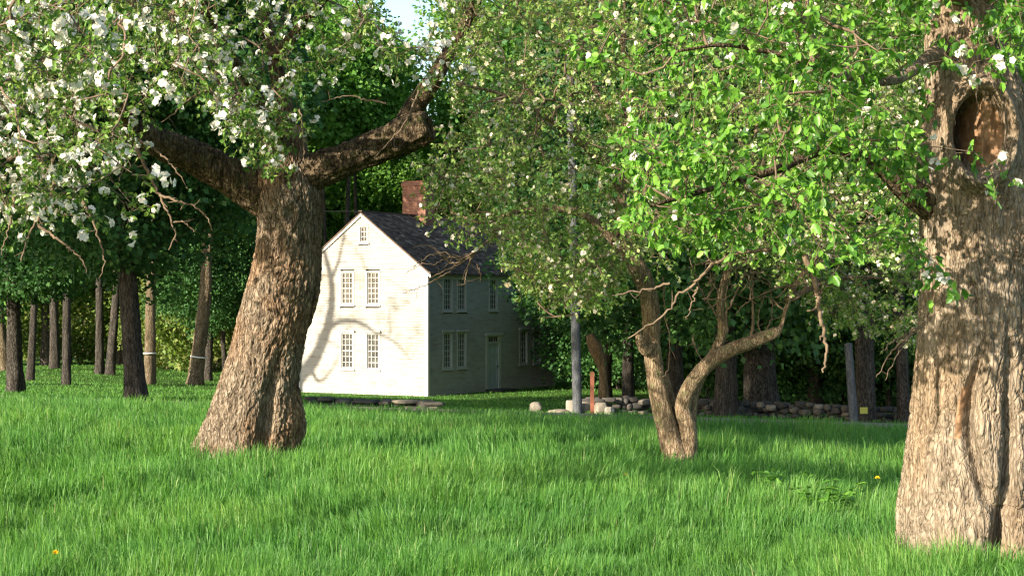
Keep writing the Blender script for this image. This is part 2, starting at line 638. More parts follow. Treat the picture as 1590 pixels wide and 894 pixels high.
M['wire'] = plain('black_cable', (.02, .02, .02), .7, .1, 10)
M['dandelion'] = plain('dandelion_yellow', (.85, .55, .02), .7, .1, 50)
M['soil'] = plain('brown_soil', (.13, .085, .05), .95, .3, 3, .5)


def mat_stone():
    m, nt, out = new_mat('field_stone')
    f = noise_node(nt, 5, 6, .65)
    g = nt.nodes.new('ShaderNodeAttribute')
    g.attribute_name = 'tint'
    r1 = ramp(nt, [(0, (.07, .065, .06)), (.5, (.16, .14, .115)), (.8, (.27, .23, .18)), (1, (.40, .36, .30))], g.outputs['Fac'])
    r2 = ramp(nt, [(.3, (.55, .53, .5)), (.7, (1.1, 1.1, 1.08))], f)
    principled(nt, out, mixc(nt, 1.0, r1.outputs[0], r2.outputs[0], 'MULTIPLY'), .9, f, .6, .04)
    return m


M['stone'] = mat_stone()


def mat_ground():
    m, nt, out = new_mat('turf_ground')
    f = noise_node(nt, .35, 6, .6)
    f2 = noise_node(nt, 9, 6, .75)
    r = ramp(nt, [(.36, (.045, .085, .02)), (.5, (.06, .13, .025)), (.62, (.085, .16, .03)), (.75, (.14, .13, .06))], f)
    r2 = ramp(nt, [(.25, (.45, .45, .4)), (.75, (1.3, 1.3, 1.2))], f2)
    principled(nt, out, mixc(nt, 1.0, r.outputs[0], r2.outputs[0], 'MULTIPLY'), .95, f2, .6, .08, .1)
    return m


def mat_road():
    m, nt, out = new_mat('worn_road')
    f = noise_node(nt, 1.2, 6, .6, stretch=(.3, 1, 1))
    f2 = noise_node(nt, 60, 3, .6)
    r = ramp(nt, [(.3, (.17, .14, .11)), (.7, (.27, .22, .17))], f)
    principled(nt, out, r.outputs[0], .9, f2, .4, .01)
    return m


def mat_paint():
    """weathered off-white clapboard paint; grain and faint stains in the paint itself"""
    m, nt, out = new_mat('old_cream_paint')
    f = noise_node(nt, 2.2, 6, .7, stretch=(.6, .6, 3))
    f2 = noise_node(nt, .7, 4, .6)
    r = ramp(nt, [(.32, (.27, .235, .19)), (.46, (.37, .35, .315)), (.7, (.43, .415, .385))], f)
    r2 = ramp(nt, [(.3, (.9, .86, .8)), (.6, (1, 1, 1))], f2)
    principled(nt, out, mixc(nt, 1.0, r.outputs[0], r2.outputs[0], 'MULTIPLY'), .75, f, .15, .01)
    return m


def mat_shingle():
    m, nt, out = new_mat('wood_shingle')
    a = nt.nodes.new('ShaderNodeAttribute')
    a.attribute_name = 'tint'
    f = noise_node(nt, 4, 5, .7)
    r = ramp(nt, [(0, (.065, .046, .04)), (.5, (.15, .105, .085)), (.85, (.26, .19, .15)), (1, (.42, .33, .26))], a.outputs['Fac'])
    r2 = ramp(nt, [(.3, (.6, .6, .6)), (.7, (1.2, 1.2, 1.2))], f)
    principled(nt, out, mixc(nt, 1.0, r.outputs[0], r2.outputs[0], 'MULTIPLY'), .9, f, .5, .01)
    return m


def mat_brick():
    m, nt, out = new_mat('chimney_brick')
    tc = nt.nodes.new('ShaderNodeTexCoord')
    sx = nt.nodes.new('ShaderNodeSeparateXYZ')
    nt.links.new(tc.outputs['Object'], sx.inputs[0])
    ad = nt.nodes.new('ShaderNodeMath')
    ad.operation = 'ADD'
    nt.links.new(sx.outputs[0], ad.inputs[0])
    nt.links.new(sx.outputs[1], ad.inputs[1])
    cb = nt.nodes.new('ShaderNodeCombineXYZ')
    nt.links.new(ad.outputs[0], cb.inputs[0])
    nt.links.new(sx.outputs[2], cb.inputs[1])
    b = nt.nodes.new('ShaderNodeTexBrick')
    b.inputs['Scale'].default_value = 1
    b.inputs['Brick Width'].default_value = .22
    b.inputs['Row Height'].default_value = .075
    b.inputs['Mortar Size'].default_value = .008
    b.inputs['Color1'].default_value = (.34, .13, .075, 1)
    b.inputs['Color2'].default_value = (.2, .08, .05, 1)
    b.inputs['Mortar'].default_value = (.26, .22, .18, 1)
    nt.links.new(cb.outputs[0], b.inputs['Vector'])
    f = noise_node(nt, 3, 5, .7)
    r2 = ramp(nt, [(.3, (.6, .6, .62)), (.7, (1.2, 1.15, 1.1))], f)
    principled(nt, out, mixc(nt, 1.0, b.outputs['Color'], r2.outputs[0], 'MULTIPLY'), .9, b.outputs['Fac'], -.5, .01)
    return m


def mat_glass():
    m, nt, out = new_mat('old_window_glass')
    f = noise_node(nt, 3, 2, .5)
    r = ramp(nt, [(.35, (.05, .05, .05)), (.65, (.12, .112, .1))], f)
    principled(nt, out, r.outputs[0], .12, f, .12, .02, .6)
    return m


M['ground'] = mat_ground()
M['road'] = mat_road()
M['paint'] = mat_paint()
M['trim'] = plain('white_trim_paint', (.46, .445, .41), .6, .06, 3)
M['door'] = plain('pale_door_paint', (.38, .41, .43), .6, .08, 3)
M['shingle'] = mat_shingle()
M['brick'] = mat_brick()
M['glass'] = mat_glass()
M['foundation'] = plain('granite_foundation', (.2, .18, .16), .9, .35, 2.5, .5)
M['iron'] = plain('dark_iron', (.03, .03, .03), .5, .1, 20)


# ------------------------------------------------------------------ ground, road
def build_ground():
    xs = np.concatenate([-np.geomspace(60, 900, 14)[::-1], np.linspace(-58, 58, 146), np.geomspace(60, 900, 14)])
    ys = np.concatenate([np.linspace(-60, 0, 8)[:-1], np.linspace(0, 130, 180), np.geomspace(134, 1500, 26)])
    X, Y = np.meshgrid(xs, ys)
    Z = ground(X, Y)
    V = np.stack([X, Y, Z], -1).reshape(-1, 3)
    nx, ny = len(xs), len(ys)
    i = np.arange(ny - 1)[:, None] * nx
    j = np.arange(nx - 1)[None, :]
    Fq = np.stack([i + j, i + j + 1, i + nx + j + 1, i + nx + j], -1).reshape(-1, 4)
    o = mesh_np('ground', V, [Fq], M['ground'], smooth=True)
    tag(o, kind='structure')
    xs = np.linspace(-70, 70, 141)
    ys = np.linspace(39.4, 43.6, 6)
    X, Y = np.meshgrid(xs, ys)
    crown = 0.05 * np.sin(np.linspace(0, PI, 6))[:, None]
    Z = ground(X, Y) + .03 + crown
    V = np.stack([X, Y, Z], -1).reshape(-1, 3)
    i = np.arange(5)[:, None] * 141
    j = np.arange(140)[None, :]
    Fq = np.stack([i + j, i + j + 1, i + 141 + j + 1, i + 141 + j], -1).reshape(-1, 4)
    tag(mesh_np('road', V, [Fq], M['road'], smooth=True), kind='structure')


build_ground()


# ------------------------------------------------------------------ grass
def blades(name, N, Yr, h, w, mat, seed, pad=1.05, lean=.35, power=1.0, keep=None, tuft=0.5):
    rng = R(seed)
    u = rng.rand(N)
    # density falls with distance so that it looks even in the picture
    Y = Yr[0] * (Yr[1] / Yr[0]) ** (u ** power)
    X = (rng.rand(N) * 2 - 1) * (0.3 * Y * pad + .6)
    P3 = np.stack([X * .9, Y * .9, 0 * X], -1)
    cl = fbm(P3, 3, 11)
    cl2 = vnoise(P3 * 5.5, 12)
    if keep is not None:
        k = keep(X, Y)
        X, Y, cl, cl2 = X[k], Y[k], cl[k], cl2[k]
    n = len(X)
    Z = ground(X, Y) - .01
    H = h * (0.55 + .7 * rng.rand(n)) * (1 + tuft * cl + .45 * cl2)
    H = np.maximum(H, h * .25)
    sc = (Y / Yr[0]) ** .55
    Wd = w * (0.6 + .8 * rng.rand(n)) * sc
    az = rng.rand(n) * 2 * PI
    ld = np.stack([np.cos(az), np.sin(az), 0 * az], -1) * .8 + np.stack([vnoise(P3_(X, Y, .7), 21), vnoise(P3_(X, Y, .7), 22), 0 * X], -1)
    ln = (lean * (0.25 + 1.3 * rng.rand(n) ** 2))[:, None] * ld
    face = az + PI / 2 + rng.randn(n) * .5
    S = np.stack([np.cos(face), np.sin(face), 0 * face], -1) * (Wd * .5)[:, None]
    B = np.stack([X, Y, Z], -1)
    up = np.array([0, 0, 1.0])
    Hc = H[:, None]
    m1 = B + up * Hc * .45 + ln * Hc * .22
    m2 = B + up * Hc * .8 + ln * Hc * .6
    tp = B + up * Hc * (1 - .25 * np.linalg.norm(ln, axis=1)[:, None]) + ln * Hc * 1.1
    V = np.stack([B - S, B + S, m1 + S * .9, m1 - S * .9, m2 + S * .6, m2 - S * .6, tp], 1).reshape(-1, 3)
    b = np.arange(n)[:, None] * 7
    Fq = np.vstack([np.hstack([b, b + 1, b + 2, b + 3]), np.hstack([b + 3, b + 2, b + 4, b + 5])])
    Ft = np.hstack([b + 5, b + 4, b + 6])
    t = np.clip(.45 + .24 * rng.randn(n) + .3 * cl, 0, .97)
    dead = rng.rand(n) < .005
    t[dead] = 1
    return mesh_np(name, V, [Fq, Ft], mat, attrs={'tint': np.repeat(t, 7)})


def P3_(X, Y, s):
    return np.stack([X * s, Y * s, 0 * X], -1)


g = blades('tall_grass', 560000, (7.5, 38.5), .24, .0056, M['grass'], 1, power=1.0, tuft=.55, lean=.42)
tag(g, 'lush bright green uncut grass covering the orchard field', 'grass', kind='stuff')


def lawn_keep(X, Y):
    L = (X - HC1[0]) * EF[0] + (Y - HC1[1]) * EF[1]
    G = (X - HC1[0]) * EG[0] + (Y - HC1[1]) * EG[1]
    return ~((L > -.2) & (L < 11.2) & (G > -.2) & (G < 7.2))


g = blades('lawn_grass', 130000, (44, 108), .085, .016, M['lawn'], 2, keep=lawn_keep, lean=.5)
tag(g, 'short mown lawn across the road around the house and trees', 'lawn', kind='stuff')


# ------------------------------------------------------------------ house
def build_house():
    H = empty('farmhouse', (HC1[0], HC1[1], HZ), 'two storey cream clapboard farmhouse with sunlit gable end and central brick chimney', 'house', rz=HPHI)
    L, D, EV, RG = 11.0, 7.0, 5.42, 8.0
    ex = .115
    gw = [(2.72, 1.14, .60, 1.52), (4.12, 1.14, .60, 1.52), (2.72, 3.98, .60, 1.38), (4.12, 3.98, .60, 1.38)]   # (distance from the left corner, sill, w, h)
    gwin = [(D - c, s, w, h, 3, 6) for c, s, w, h in gw] + [(3.38, 6.72, .36, .66, 2, 3)]
    fwin = [(1.52, 1.18, .62, 1.5, 3, 6), (2.67, 1.18, .62, 1.5, 3, 6), (8.07, 1.18, .62, 1.5, 3, 6), (9.34, 1.18, .62, 1.5, 3, 6),
            (1.52, 3.72, .62, 1.38, 3, 6), (2.67, 3.72, .62, 1.38, 3, 6), (5.35, 3.72, .62, 1.38, 3, 6), (8.07, 3.72, .62, 1.38, 3, 6), (9.34, 3.72, .62, 1.38, 3, 6)]
    door = (5.35, 0.12, 1.02, 2.5)

    def wall(width, holes, top_at, name, frame):
        """frame maps (u, out, v) to local xyz"""
        mb = MB()
        v = 0.0
        rngl = random.Random(5)
        while v < RG:
            v1 = v + ex
            segs = top_at(v + ex * .5)
            if segs is None:
                break
            cur = [segs]
            for (c, s, w, h) in holes:
                if v1 > s and v < s + h:
                    nxt = []
                    for a, b in cur:
                        l, r = c - w / 2, c + w / 2
                        if r <= a or l >= b:
                            nxt.append((a, b))
                        else:
                            if l > a:
                                nxt.append((a, l))
                            if r < b:
                                nxt.append((r, b))
                    cur = nxt
            for a, b in cur:
                # boards of random length, each slightly off line
                x = a
                while x < b - .01:
                    e = min(b, x + rngl.uniform(1.8, 4.2))
                    if b - e < .5:
                        e = b
                    o = rngl.uniform(-.003, .003)
                    dz = rngl.uniform(-.006, .006)
                    p = [(x, .046 + o, v - .012 + dz), (e, .046 + o, v - .012 + dz), (e, .006 + o, v1 + dz), (x, .006 + o, v1 + dz)]
                    q = [(x, -.02, v - .012 + dz), (e, -.02, v - .012 + dz), (e, -.02, v1 + dz), (x, -.02, v1 + dz)]
                    mb.hexa([frame(*p[0]), frame(*p[1]), frame(*q[1]), frame(*q[0]), frame(*p[3]), frame(*p[2]), frame(*q[2]), frame(*q[3])])
                    x = e + .003
            v = v1
        return mb.build(name, M['paint'], H)

    ff = lambda u, o, v: (u, -o, v)
    fg = lambda u, o, v: (-o, u, v)
    fholes = [(c, s, w + .16, h + .16) for c, s, w, h, *_ in [(a[0], a[1] - .08, a[2], a[3]) for a in fwin]] + [(door[0], 0, door[2] + .3, door[3] + .1)]
    gholes = [(a[0], a[1] - .08, a[2] + .16, a[3] + .16) for a in gwin]
    sl = (RG - EV) / (D / 2)

    def gtop(v):
        if v <= EV:
            return (0, D)
        if v >= RG - .06:
            return None
        t = (v - EV) / sl
        return (t, D - t)
    wall(L, fholes, lambda v: (0, L) if v < EV - .05 else None, 'wall', ff)
    wall(D, gholes, gtop, 'wall', fg)
    # core behind the boards, far gable and rear wall
    core = MB()
    core.box(.14, L - .02, .14, D - .02, 0, EV - .04)
    core.build('wall_core', M['paint'], H)
    for x0 in (.14, L - .14):
        g2 = MB()
        g2.hexa([(x0, .1, EV - .045), (x0 + .12, .1, EV - .045), (x0 + .12, D - .1, EV - .045), (x0, D - .1, EV - .045),
                 (x0, D / 2 - .05, RG - .12), (x0 + .12, D / 2 - .05, RG - .12), (x0 + .12, D / 2 + .05, RG - .12), (x0, D / 2 + .05, RG - .12)])
        g2.build('gable_core', M['paint'], H)
    # corner boards, rake and eave trim
    for nm, bx in (('corner_board', (-.06, .10, -.06, -.047, 0, EV - .12)), ('corner_board', (-.06, -.047, -.0465, .13, 0, EV - .12)),
                   ('corner_board', (-.06, -.047, D - .13, D + .03, 0, EV - .05)), ('corner_board', (L - .12, L + .03, -.06, -.047, 0, EV - .12)),
                   ('eave_board', (-.10, L + .1, -.19, -.06, EV - .17, EV - .06)), ('frieze_board', (-.08, L + .08, -.055, -.014, EV - .36, EV - .175))):
        t = MB()
        t.box(*bx)
        t.build(nm, M['trim'], H)
    for sgn in (0, 1):
        y = lambda q: q if sgn == 0 else D - q
        rk = MB()
        a0, a1 = (-.22, EV - .16), (D / 2 - .001, RG)
        P = [(-.10, y(a0[0]), a0[1] - .16), (-.035, y(a0[0]), a0[1] - .16), (-.035, y(a1[0]), a1[1] - .16), (-.10, y(a1[0]), a1[1] - .16),
             (-.10, y(a0[0]), a0[1] + .02), (-.035, y(a0[0]), a0[1] + .02), (-.035, y(a1[0]), a1[1] + .02), (-.10, y(a1[0]), a1[1] + .02)]
        rk.hexa(P)
        rk.build('rake_board', M['trim'], H)
    # roof: courses of separate shingles on two boards
    rng = R(4)
    Vs, Fs, Tn = [], [], []
    n = 0
    run = math.hypot(D / 2 + .25, (D / 2 + .25) * sl)
    ca, sa = 1 / math.hypot(1, sl), sl / math.hypot(1, sl)
    for side in (0, 1):
        rows = int(run / .14)
        for r_ in range(rows):
            q0 = r_ * .14
            x = -.14 - rng.rand() * .15
            while x < L + .12:
                w = .13 + .14 * rng.rand()
                x1 = min(x + w, L + .15)
                lift = .012 + .012 * rng.rand()
                qa, qb = q0 - .01 + .012 * rng.rand(), q0 + .2
                pts = []
                for q, hgt in ((qa, lift + .022), (qb, .008)):
                    for xx in (max(x, -.14), x1 - .006):
                        yy = -.25 + q * ca - hgt * sa
                        zz = EV - .25 * sl + q * sa + hgt * ca + .05
                        if side:
                            yy = D - yy
                        pts.append((xx, yy, zz))
                for q, hgt in ((qa, 0.002),):
                    for xx in (max(x, -.14), x1 - .006):
                        yy = -.25 + q * ca - hgt * sa
                        zz = EV - .25 * sl + q * sa + hgt * ca + .05
                        if side:
                            yy = D - yy
                        pts.append((xx, yy, zz))
                Vs += pts
                Fs += [(n, n + 1, n + 3, n + 2), (n + 4, n + 5, n + 1, n)]
                tv = np.clip(.45 + .25 * rng.randn(), 0, 1)
                Tn += [tv] * 6
                n += 6
                x = x + w
    roof = mesh_np('roof', Vs, [np.array(Fs)], M['shingle'], H, attrs={'tint': Tn})
    dk = MB()
    for side in (0, 1):
        y = lambda q: q if side == 0 else D - q
        e = -.24
        z0 = EV + e * sl
        dk.hexa([(-.12, y(e), z0 - .03), (L + .12, y(e), z0 - .03), (L + .12, y(D / 2 - .001), RG - .03), (-.12, y(D / 2 - .001), RG - .03),
                 (-.12, y(e), z0 + .05), (L + .12, y(e), z0 + .05), (L + .12, y(D / 2 - .001), RG + .05), (-.12, y(D / 2 - .001), RG + .05)])
    dk.box(-.13, L + .13, D / 2 - .09, D / 2 + .09, RG + .055, RG + .10)
    dk.build('roof_deck', M['twig_dark'], H)
    ch = MB()
    ch.box(4.05, 4.85, D / 2 - .66, D / 2 + .62, RG - .6, 9.42)
    ch.box(4.0, 4.9, D / 2 - .71, D / 2 + .67, 9.42, 9.56)
    ch.box(4.05, 4.85, D / 2 - .66, D / 2 + .62, 9.56, 9.66)
    c = ch.build('chimney', M['brick'], H)
    fd = MB()
    fd.box(.03, L - .03, .03, D - .03, -1.2, -.015)
    fd.build('foundation', M['foundation'], H)

    def window(c, s, w, h, nx, ny, fr, cap):
        sash = MB()
        bar = lambda mb, u0, u1, o0, o1, v0, v1: mb.hexa([fr(u0, o1, v0), fr(u1, o1, v0), fr(u1, o0, v0), fr(u0, o0, v0), fr(u0, o1, v1), fr(u1, o1, v1), fr(u1, o0, v1), fr(u0, o0, v1)])
        l, r_, b, t_ = c - w / 2, c + w / 2, s, s + h
        e = .035
        # sash rails in front of the pane, muntins between
        bar(sash, l, r_, -.045, -.005, b, b + e)
        bar(sash, l, r_, -.045, -.005, t_ - e, t_)
        bar(sash, l, l + e, -.045, -.006, b + e, t_ - e)
        bar(sash, r_ - e, r_, -.045, -.006, b + e, t_ - e)
        if ny == 6:
            bar(sash, l + e, r_ - e, -.04, -.004, s + h / 2 - .02, s + h / 2 + .02)
        for i in range(1, nx):
            u = l + w * i / nx
            bar(sash, u - .014, u + .014, -.043, -.014, b + e, t_ - e)
        for j in range(1, ny):
            if ny == 6 and j == 3:
                continue
            v = b + h * j / ny
            bar(sash, l + e, r_ - e, -.044, -.016, v - .013, v + .013)
        W = sash.build('window', M['trim'], H)
        f = MB()
        k = .09
        bar(f, l - k, l - .001, -.12, .052, b - .06, t_ + .07)
        bar(f, r_ + .001, r_ + k, -.12, .052, b - .06, t_ + .07)
        bar(f, l - .001, r_ + .001, -.12, .051, t_ + .001, t_ + .07)
        if cap:
            bar(f, l - .15, r_ + .15, -.02, .13, t_ + .071, t_ + .135)
            bar(f, l - .12, r_ + .12, -.02, .095, t_ + .135, t_ + .16)
        f.build('frame', M['trim'], W)
        sl_ = MB()
        bar(sl_, l - .13, r_ + .13, -.12, .10, b - .115, b - .061)
        bar(sl_, l, r_, -.12, .05, b - .061, b - .001)
        sl_.build('sill', M['trim'], W)
        p = MB()
        bar(p, l + .01, r_ - .01, -.06, -.05, b + .01, t_ - .01)
        p.build('pane', M['glass'], W)
        return W
    for a in gwin:
        window(*a, fg, a[1] < 3)
    for a in fwin:
        window(*a, ff, a[1] < 3)
    # door
    c, s, w, h = door
    bar = lambda mb, u0, u1, o0, o1, v0, v1: mb.box(u0, u1, -o1, -o0, v0, v1)
    d = MB()
    bar(d, c - .46, c + .46, -.06, -.02, s, s + 2.02)
    for (u0, u1) in ((c - .46, c - .36), (c - .05, c + .05), (c + .36, c + .46)):
        bar(d, u0, u1, -.019, .0, s, s + 2.02)
    for (v0, v1) in ((s, s + .2), (s + .82, s + .98), (s + 1.5, s + 1.6), (s + 1.92, s + 2.02)):
        for (u0, u1) in ((c - .36, c - .05), (c + .05, c + .36)):
            bar(d, u0, u1, -.019, -.001, v0, v1)
    dd = d.build('door', M['door'], H)
    hd = MB()
    bar(hd, c + .38, c + .43, .001, .06, s + .95, s + 1.02)
    hd.build('handle', M['iron'], dd, .01)
    f = MB()
    for sg in (-1, 1):
        a, b_ = sorted((c + sg * .47, c + sg * .66))
        bar(f, a, b_, -.1, .06, 0, s + 2.42)
    bar(f, c - .469, c + .469, -.1, .05, s + 2.03, s + 2.11)
    bar(f, c - .469, c + .469, -.1, .05, s + 2.35, s + 2.42)
    bar(f, c - .72, c + .72, -.02, .14, s + 2.421, s + 2.52)
    bar(f, c - .47, c + .47, -.1, .05, 0, s - .002)
    f.build('frame', M['trim'], dd)
    tr = MB()
    bar(tr, c - .465, c + .465, -.07, -.05, s + 2.12, s + 2.34)
    tt = tr.build('transom_pane', M['glass'], dd)
    mu = MB()
    for i in range(1, 5):
        bar(mu, c - .465 + i * .186 - .012, c - .465 + i * .186 + .012, -.048, -.02, s + 2.112, s + 2.348)
    mu.build('muntin', M['trim'], dd)
    return H


build_house()


# ------------------------------------------------------------------ rocks
def rock_np(rng, c, sx, sy, sz, sub=2):
    me = bpy.data.meshes.new('t')
    import bmesh
    bm = bmesh.new()
    bmesh.ops.create_icosphere(bm, subdivisions=sub, radius=1)
    V = np.array([v.co for v in bm.verts])
    Fc = np.array([[v.index for v in f.verts] for f in bm.faces])
    bm.free()
    bpy.data.meshes.remove(me)
    o = rng.rand(3) * 50
    V = V * (1 + .28 * vnoise(V * 1.1 + o, 1) + .12 * vnoise(V * 2.7 + o, 2))[:, None]
    V = np.clip(V, -.74, .74)          # a few flat faces
    a = rng.rand() * 6.28
    ca, sa = math.cos(a), math.sin(a)
    V = np.stack([V[:, 0] * ca - V[:, 1] * sa, V[:, 0] * sa + V[:, 1] * ca, V[:, 2]], -1)
    V = V * np.array([sx, sy, sz]) + np.asarray(c)
    return V, Fc


def stone_wall(name, path, h, s, label, seed, rows=3, loose=.1, bright=.22):
    rng = R(seed)
    VV, FF, TT = [], [], []
    off = 0
    P = catmull(np.array(path, float), 60)
    d = np.concatenate([[0], np.cumsum(np.linalg.norm(np.diff(P, axis=0), axis=1))])
    for r_ in range(rows):
        for dep in range(2):
            x = rng.rand() * s
            while x < d[-1]:
                w = s * (.6 + .9 * rng.rand())
                px = np.interp(x + w / 2, d, P[:, 0])
                py = np.interp(x + w / 2, d, P[:, 1]) + (dep - .5) * s * .9 + rng.randn() * loose
                hh = h / rows
                z = gz(px, py) + hh * (r_ + .42) + rng.randn() * loose * .25
                V, Fc = rock_np(rng, (px, py, z), w * .62, s * .5 * (.8 + .5 * rng.rand()), hh * (.55 + .3 * rng.rand()))
                VV.append(V)
                FF.append(Fc + off)
                TT.append(np.full(len(V), np.clip(bright + .25 * rng.randn(), 0, 1)))
                off += len(V)
                x += w * 1.02
    o = mesh_np(name, np.vstack(VV), [np.vstack(FF)], M['stone'], attrs={'tint': np.concatenate(TT)})
    return tag(o, label, 'stone wall')


def wx(px, Y):
    return (px - CX) / F * Y


stone_wall('stone_wall', [(wx(900, 46.5), 46.5), (wx(1010, 46.8), 46.8), (wx(1200, 46.6), 46.6), (wx(1500, 46.3), 46.3), (16, 46.2)], .44, .23,
           'long low dry stone wall of rounded field stones along the far side of the road', 31)
stone_wall('stone_wall', [(wx(470, 45.8), 45.8), (wx(560, 45.6), 45.6), (wx(672, 45.3), 45.3)], .2, .55,
           'low mossy wall of dark flat stones at the roadside below the sunlit gable', 33, rows=2, loose=.08, bright=.18)


def boulder(px, py, Y, sx, sz, label, seed, tint, sy=None, group='boulders at the end of the stone wall'):
    rng = R(seed)
    x = wx(px, Y)
    V, Fc = rock_np(rng, (0, 0, 0), sx, sy or sx * .8, sz, 3)
    z = gz(x, Y)
    o = mesh_np('boulder', V, [Fc], M['stone'], smooth=True, attrs={'tint': np.full(len(V), tint)})
    o.location = (x, Y, z + sz * .45)
    tag(o, label, 'boulder', group)


boulder(832, 640, 46, .2, .24, 'lone tan boulder on the lawn left of the grey pole', 41, .85)
boulder(868, 650, 45.2, .36, .1, 'low flat pale slab of rock just left of the grey pole', 42, .8)
boulder(890, 640, 45.8, .26, .3, 'large rounded tan boulder directly behind the grey pole', 43, .95)
boulder(908, 640, 46.2, .22, .27, 'tan boulder between the grey pole and the rusty post', 44, .75)
boulder(932, 641, 46.0, .2, .26, 'pale broken boulder just right of the rusty post', 45, .85)
boulder(946, 643, 45.7, .17, .17, 'small white rock on the heap right of the rusty post', 46, 1.0)
boulder(662, 636, 45.0, .27, .2, 'dark grey boulder ending the low roadside wall below the house corner', 47, .12, group='boulders below the house corner')
# granite door step
st = MB()
st.box(-.75, .75, -.9, -.06, -.35, 0.0)
o = st.build('door_step', M['stone'], None, .03)
p = HC1 + EF * 5.35
o.location = (p[0], p[1], HZ + .1)
o.rotation_euler = (0, 0, HPHI)
tag(o, 'grey granite slab step in front of the shaded front door', 'step')


# ------------------------------------------------------------------ background trees
def tree_variant(kind, seed, H, Rc, zb, ntar, nleaf, lsize, mat_leaf, mat_bark, r0, flat=.55, lean=0, fork=False, clump=1.1, shape='round', wood=M['twig_dark']):
    """returns (trunk_obj, crown_obj, branch_obj) meshes at the origin, to be parented"""
    rng = R(seed)
    top = H * .86
    ctrl = [[0, 0, -.4, r0 * 1.45], [0, 0, .0, r0 * 1.25], [lean * .08, 0, H * .08, r0]]
    for k in range(1, 6):
        t = k / 5
        ctrl.append([lean * t + rng.randn() * .15 * t, rng.randn() * .15 * t, H * .08 + (top - H * .08) * t, r0 * (1 - .85 * t)])
    ctrl = np.array(ctrl)
    V, Fc = trunk_mesh(ctrl, 60, 20, seed, .03 * r0 / .3, 6, 1.2, shape=lambda TH, S, Z: 1 + .22 * np.exp(-S / (r0 * 2)) * np.cos(TH * 4 + seed))
    tr = mesh_np('trunk', V, Fc, mat_bark, smooth=True)
    limbs = [ctrl[2:]]
    T = []
    while len(T) < ntar:
        q = rng.rand(3) * 2 - 1
        if (q ** 2).sum() > 1:
            continue
        if shape == 'round':
            rr = 1.0
        else:
            rr = 1
        if (q ** 2).sum() < .25 and rng.rand() < .6:
            continue
        z = zb + (q[2] + 1) / 2 * (H - zb)
        T.append([q[0] * Rc * rr + lean * (z / H), q[1] * Rc * rr, z])
    T = np.array(T)
    ch, dirs = grow(limbs, T, rng, step=H * .05, wig=.12, tip=r0 * .03, pw=.5, rise=-.12, cap_r=r0 * .4)
    V, Fc = tubes(ch, 5)
    br = mesh_np('branch', V, Fc, wood if mat_bark is not M['bark_pale'] else M['bark_pale'], smooth=True)
    # leaf clumps: flattened sprays round the branch tips
    n = ntar * nleaf
    c = np.repeat(T, nleaf, 0)
    g = rng.randn(n, 3)
    g = g / np.maximum(1, np.linalg.norm(g, axis=1) / 1.8)[:, None]
    sc = np.repeat(.7 + .6 * rng.rand(ntar), nleaf)[:, None] * clump
    P = c + g * np.array([1, 1, flat]) * sc * .62
    sag = np.repeat(rng.randn(ntar, 2) * .25, nleaf, 0)
    P[:, 2] += (g[:, :2] * sag).sum(1) * clump * .6
    D = unit(g + rng.randn(n, 3) * .8 + np.array([0, 0, -.3]))
    N = unit(rng.randn(n, 3) * .8 + np.array([-.25, -.45, .5]))
    V, Fc, t = leaves_mesh(P, D, N, lsize * (.6 + .8 * rng.rand(n)), rng, .75, True)
    tn = np.clip(t * .7 + np.repeat(np.repeat(rng.rand(ntar), nleaf), 4) * .3, 0, 1)
    cr = mesh_np('crown', V, Fc, mat_leaf, attrs={'tint': tn})
    return tr, br, cr


protos = {}


def place(kind, px=None, by=None, Y=None, label=None, group=None, x=None, sc=1.0, sr=None, rz=0.0, name='woodland_tree', cat='tree', tilt=0.0, parts=(0, 1, 2), mats=None):
    key = kind
    first = key not in protos
    if first:
        protos[key] = VAR[key]()
    src = protos[key]
    X = x if x is not None else wx(px, Y)
    z = gz(X, Y)
    root = empty(name, (X, Y, z), label, cat, group, rz)
    root.rotation_euler = (0, tilt, 0)
    for k, s in enumerate(src):
        if k not in parts:
            if first:
                s.parent = root
                s.scale = (sc, sc, sc)
            continue
        if first:
            c = s
        else:
            c = s.copy()
            COL.objects.link(c)
        c.parent = root
        f = sr if (k == 0 and sr) else sc
        c.scale = (f, f, sc)
        c.rotation_euler = (0, 0, rz)
        if mats and k == 0 and c.data.materials[0] is not mats:
            c.data = c.data.copy()
            c.data.materials[0] = mats
    return root


VAR = {
    'tallA': lambda: tree_variant('tallA', 101, 24, 5.2, 4.0, 120, 430, .25, M['leaf_back'], M['bark_dark'], .32, clump=2.1, lean=.6),
    'tallB': lambda: tree_variant('tallB', 102, 25, 4.6, 5.0, 110, 430, .25, M['leaf_back'], M['bark_pale'], .26, clump=2.0, lean=-.8),
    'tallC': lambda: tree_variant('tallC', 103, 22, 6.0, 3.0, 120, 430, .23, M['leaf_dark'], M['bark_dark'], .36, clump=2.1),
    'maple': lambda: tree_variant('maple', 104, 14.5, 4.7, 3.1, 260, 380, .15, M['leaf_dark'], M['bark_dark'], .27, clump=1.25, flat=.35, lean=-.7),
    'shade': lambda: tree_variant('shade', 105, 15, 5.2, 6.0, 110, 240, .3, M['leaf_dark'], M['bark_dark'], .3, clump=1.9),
    'slim': lambda: tree_variant('slim', 108, 20, 2.6, 12.5, 50, 220, .28, M['leaf_back'], M['bark_pale'], .26, clump=1.5, lean=.5),
    'brush': lambda: tree_variant('brush', 106, 7.0, 3.2, .4, 60, 260, .2, M['leaf_brush'], M['bark_tan'], .08, clump=1.2, wood=M['twig']),
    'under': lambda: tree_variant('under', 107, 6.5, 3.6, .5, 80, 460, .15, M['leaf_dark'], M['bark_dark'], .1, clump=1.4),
}

rngp = random.Random(11)
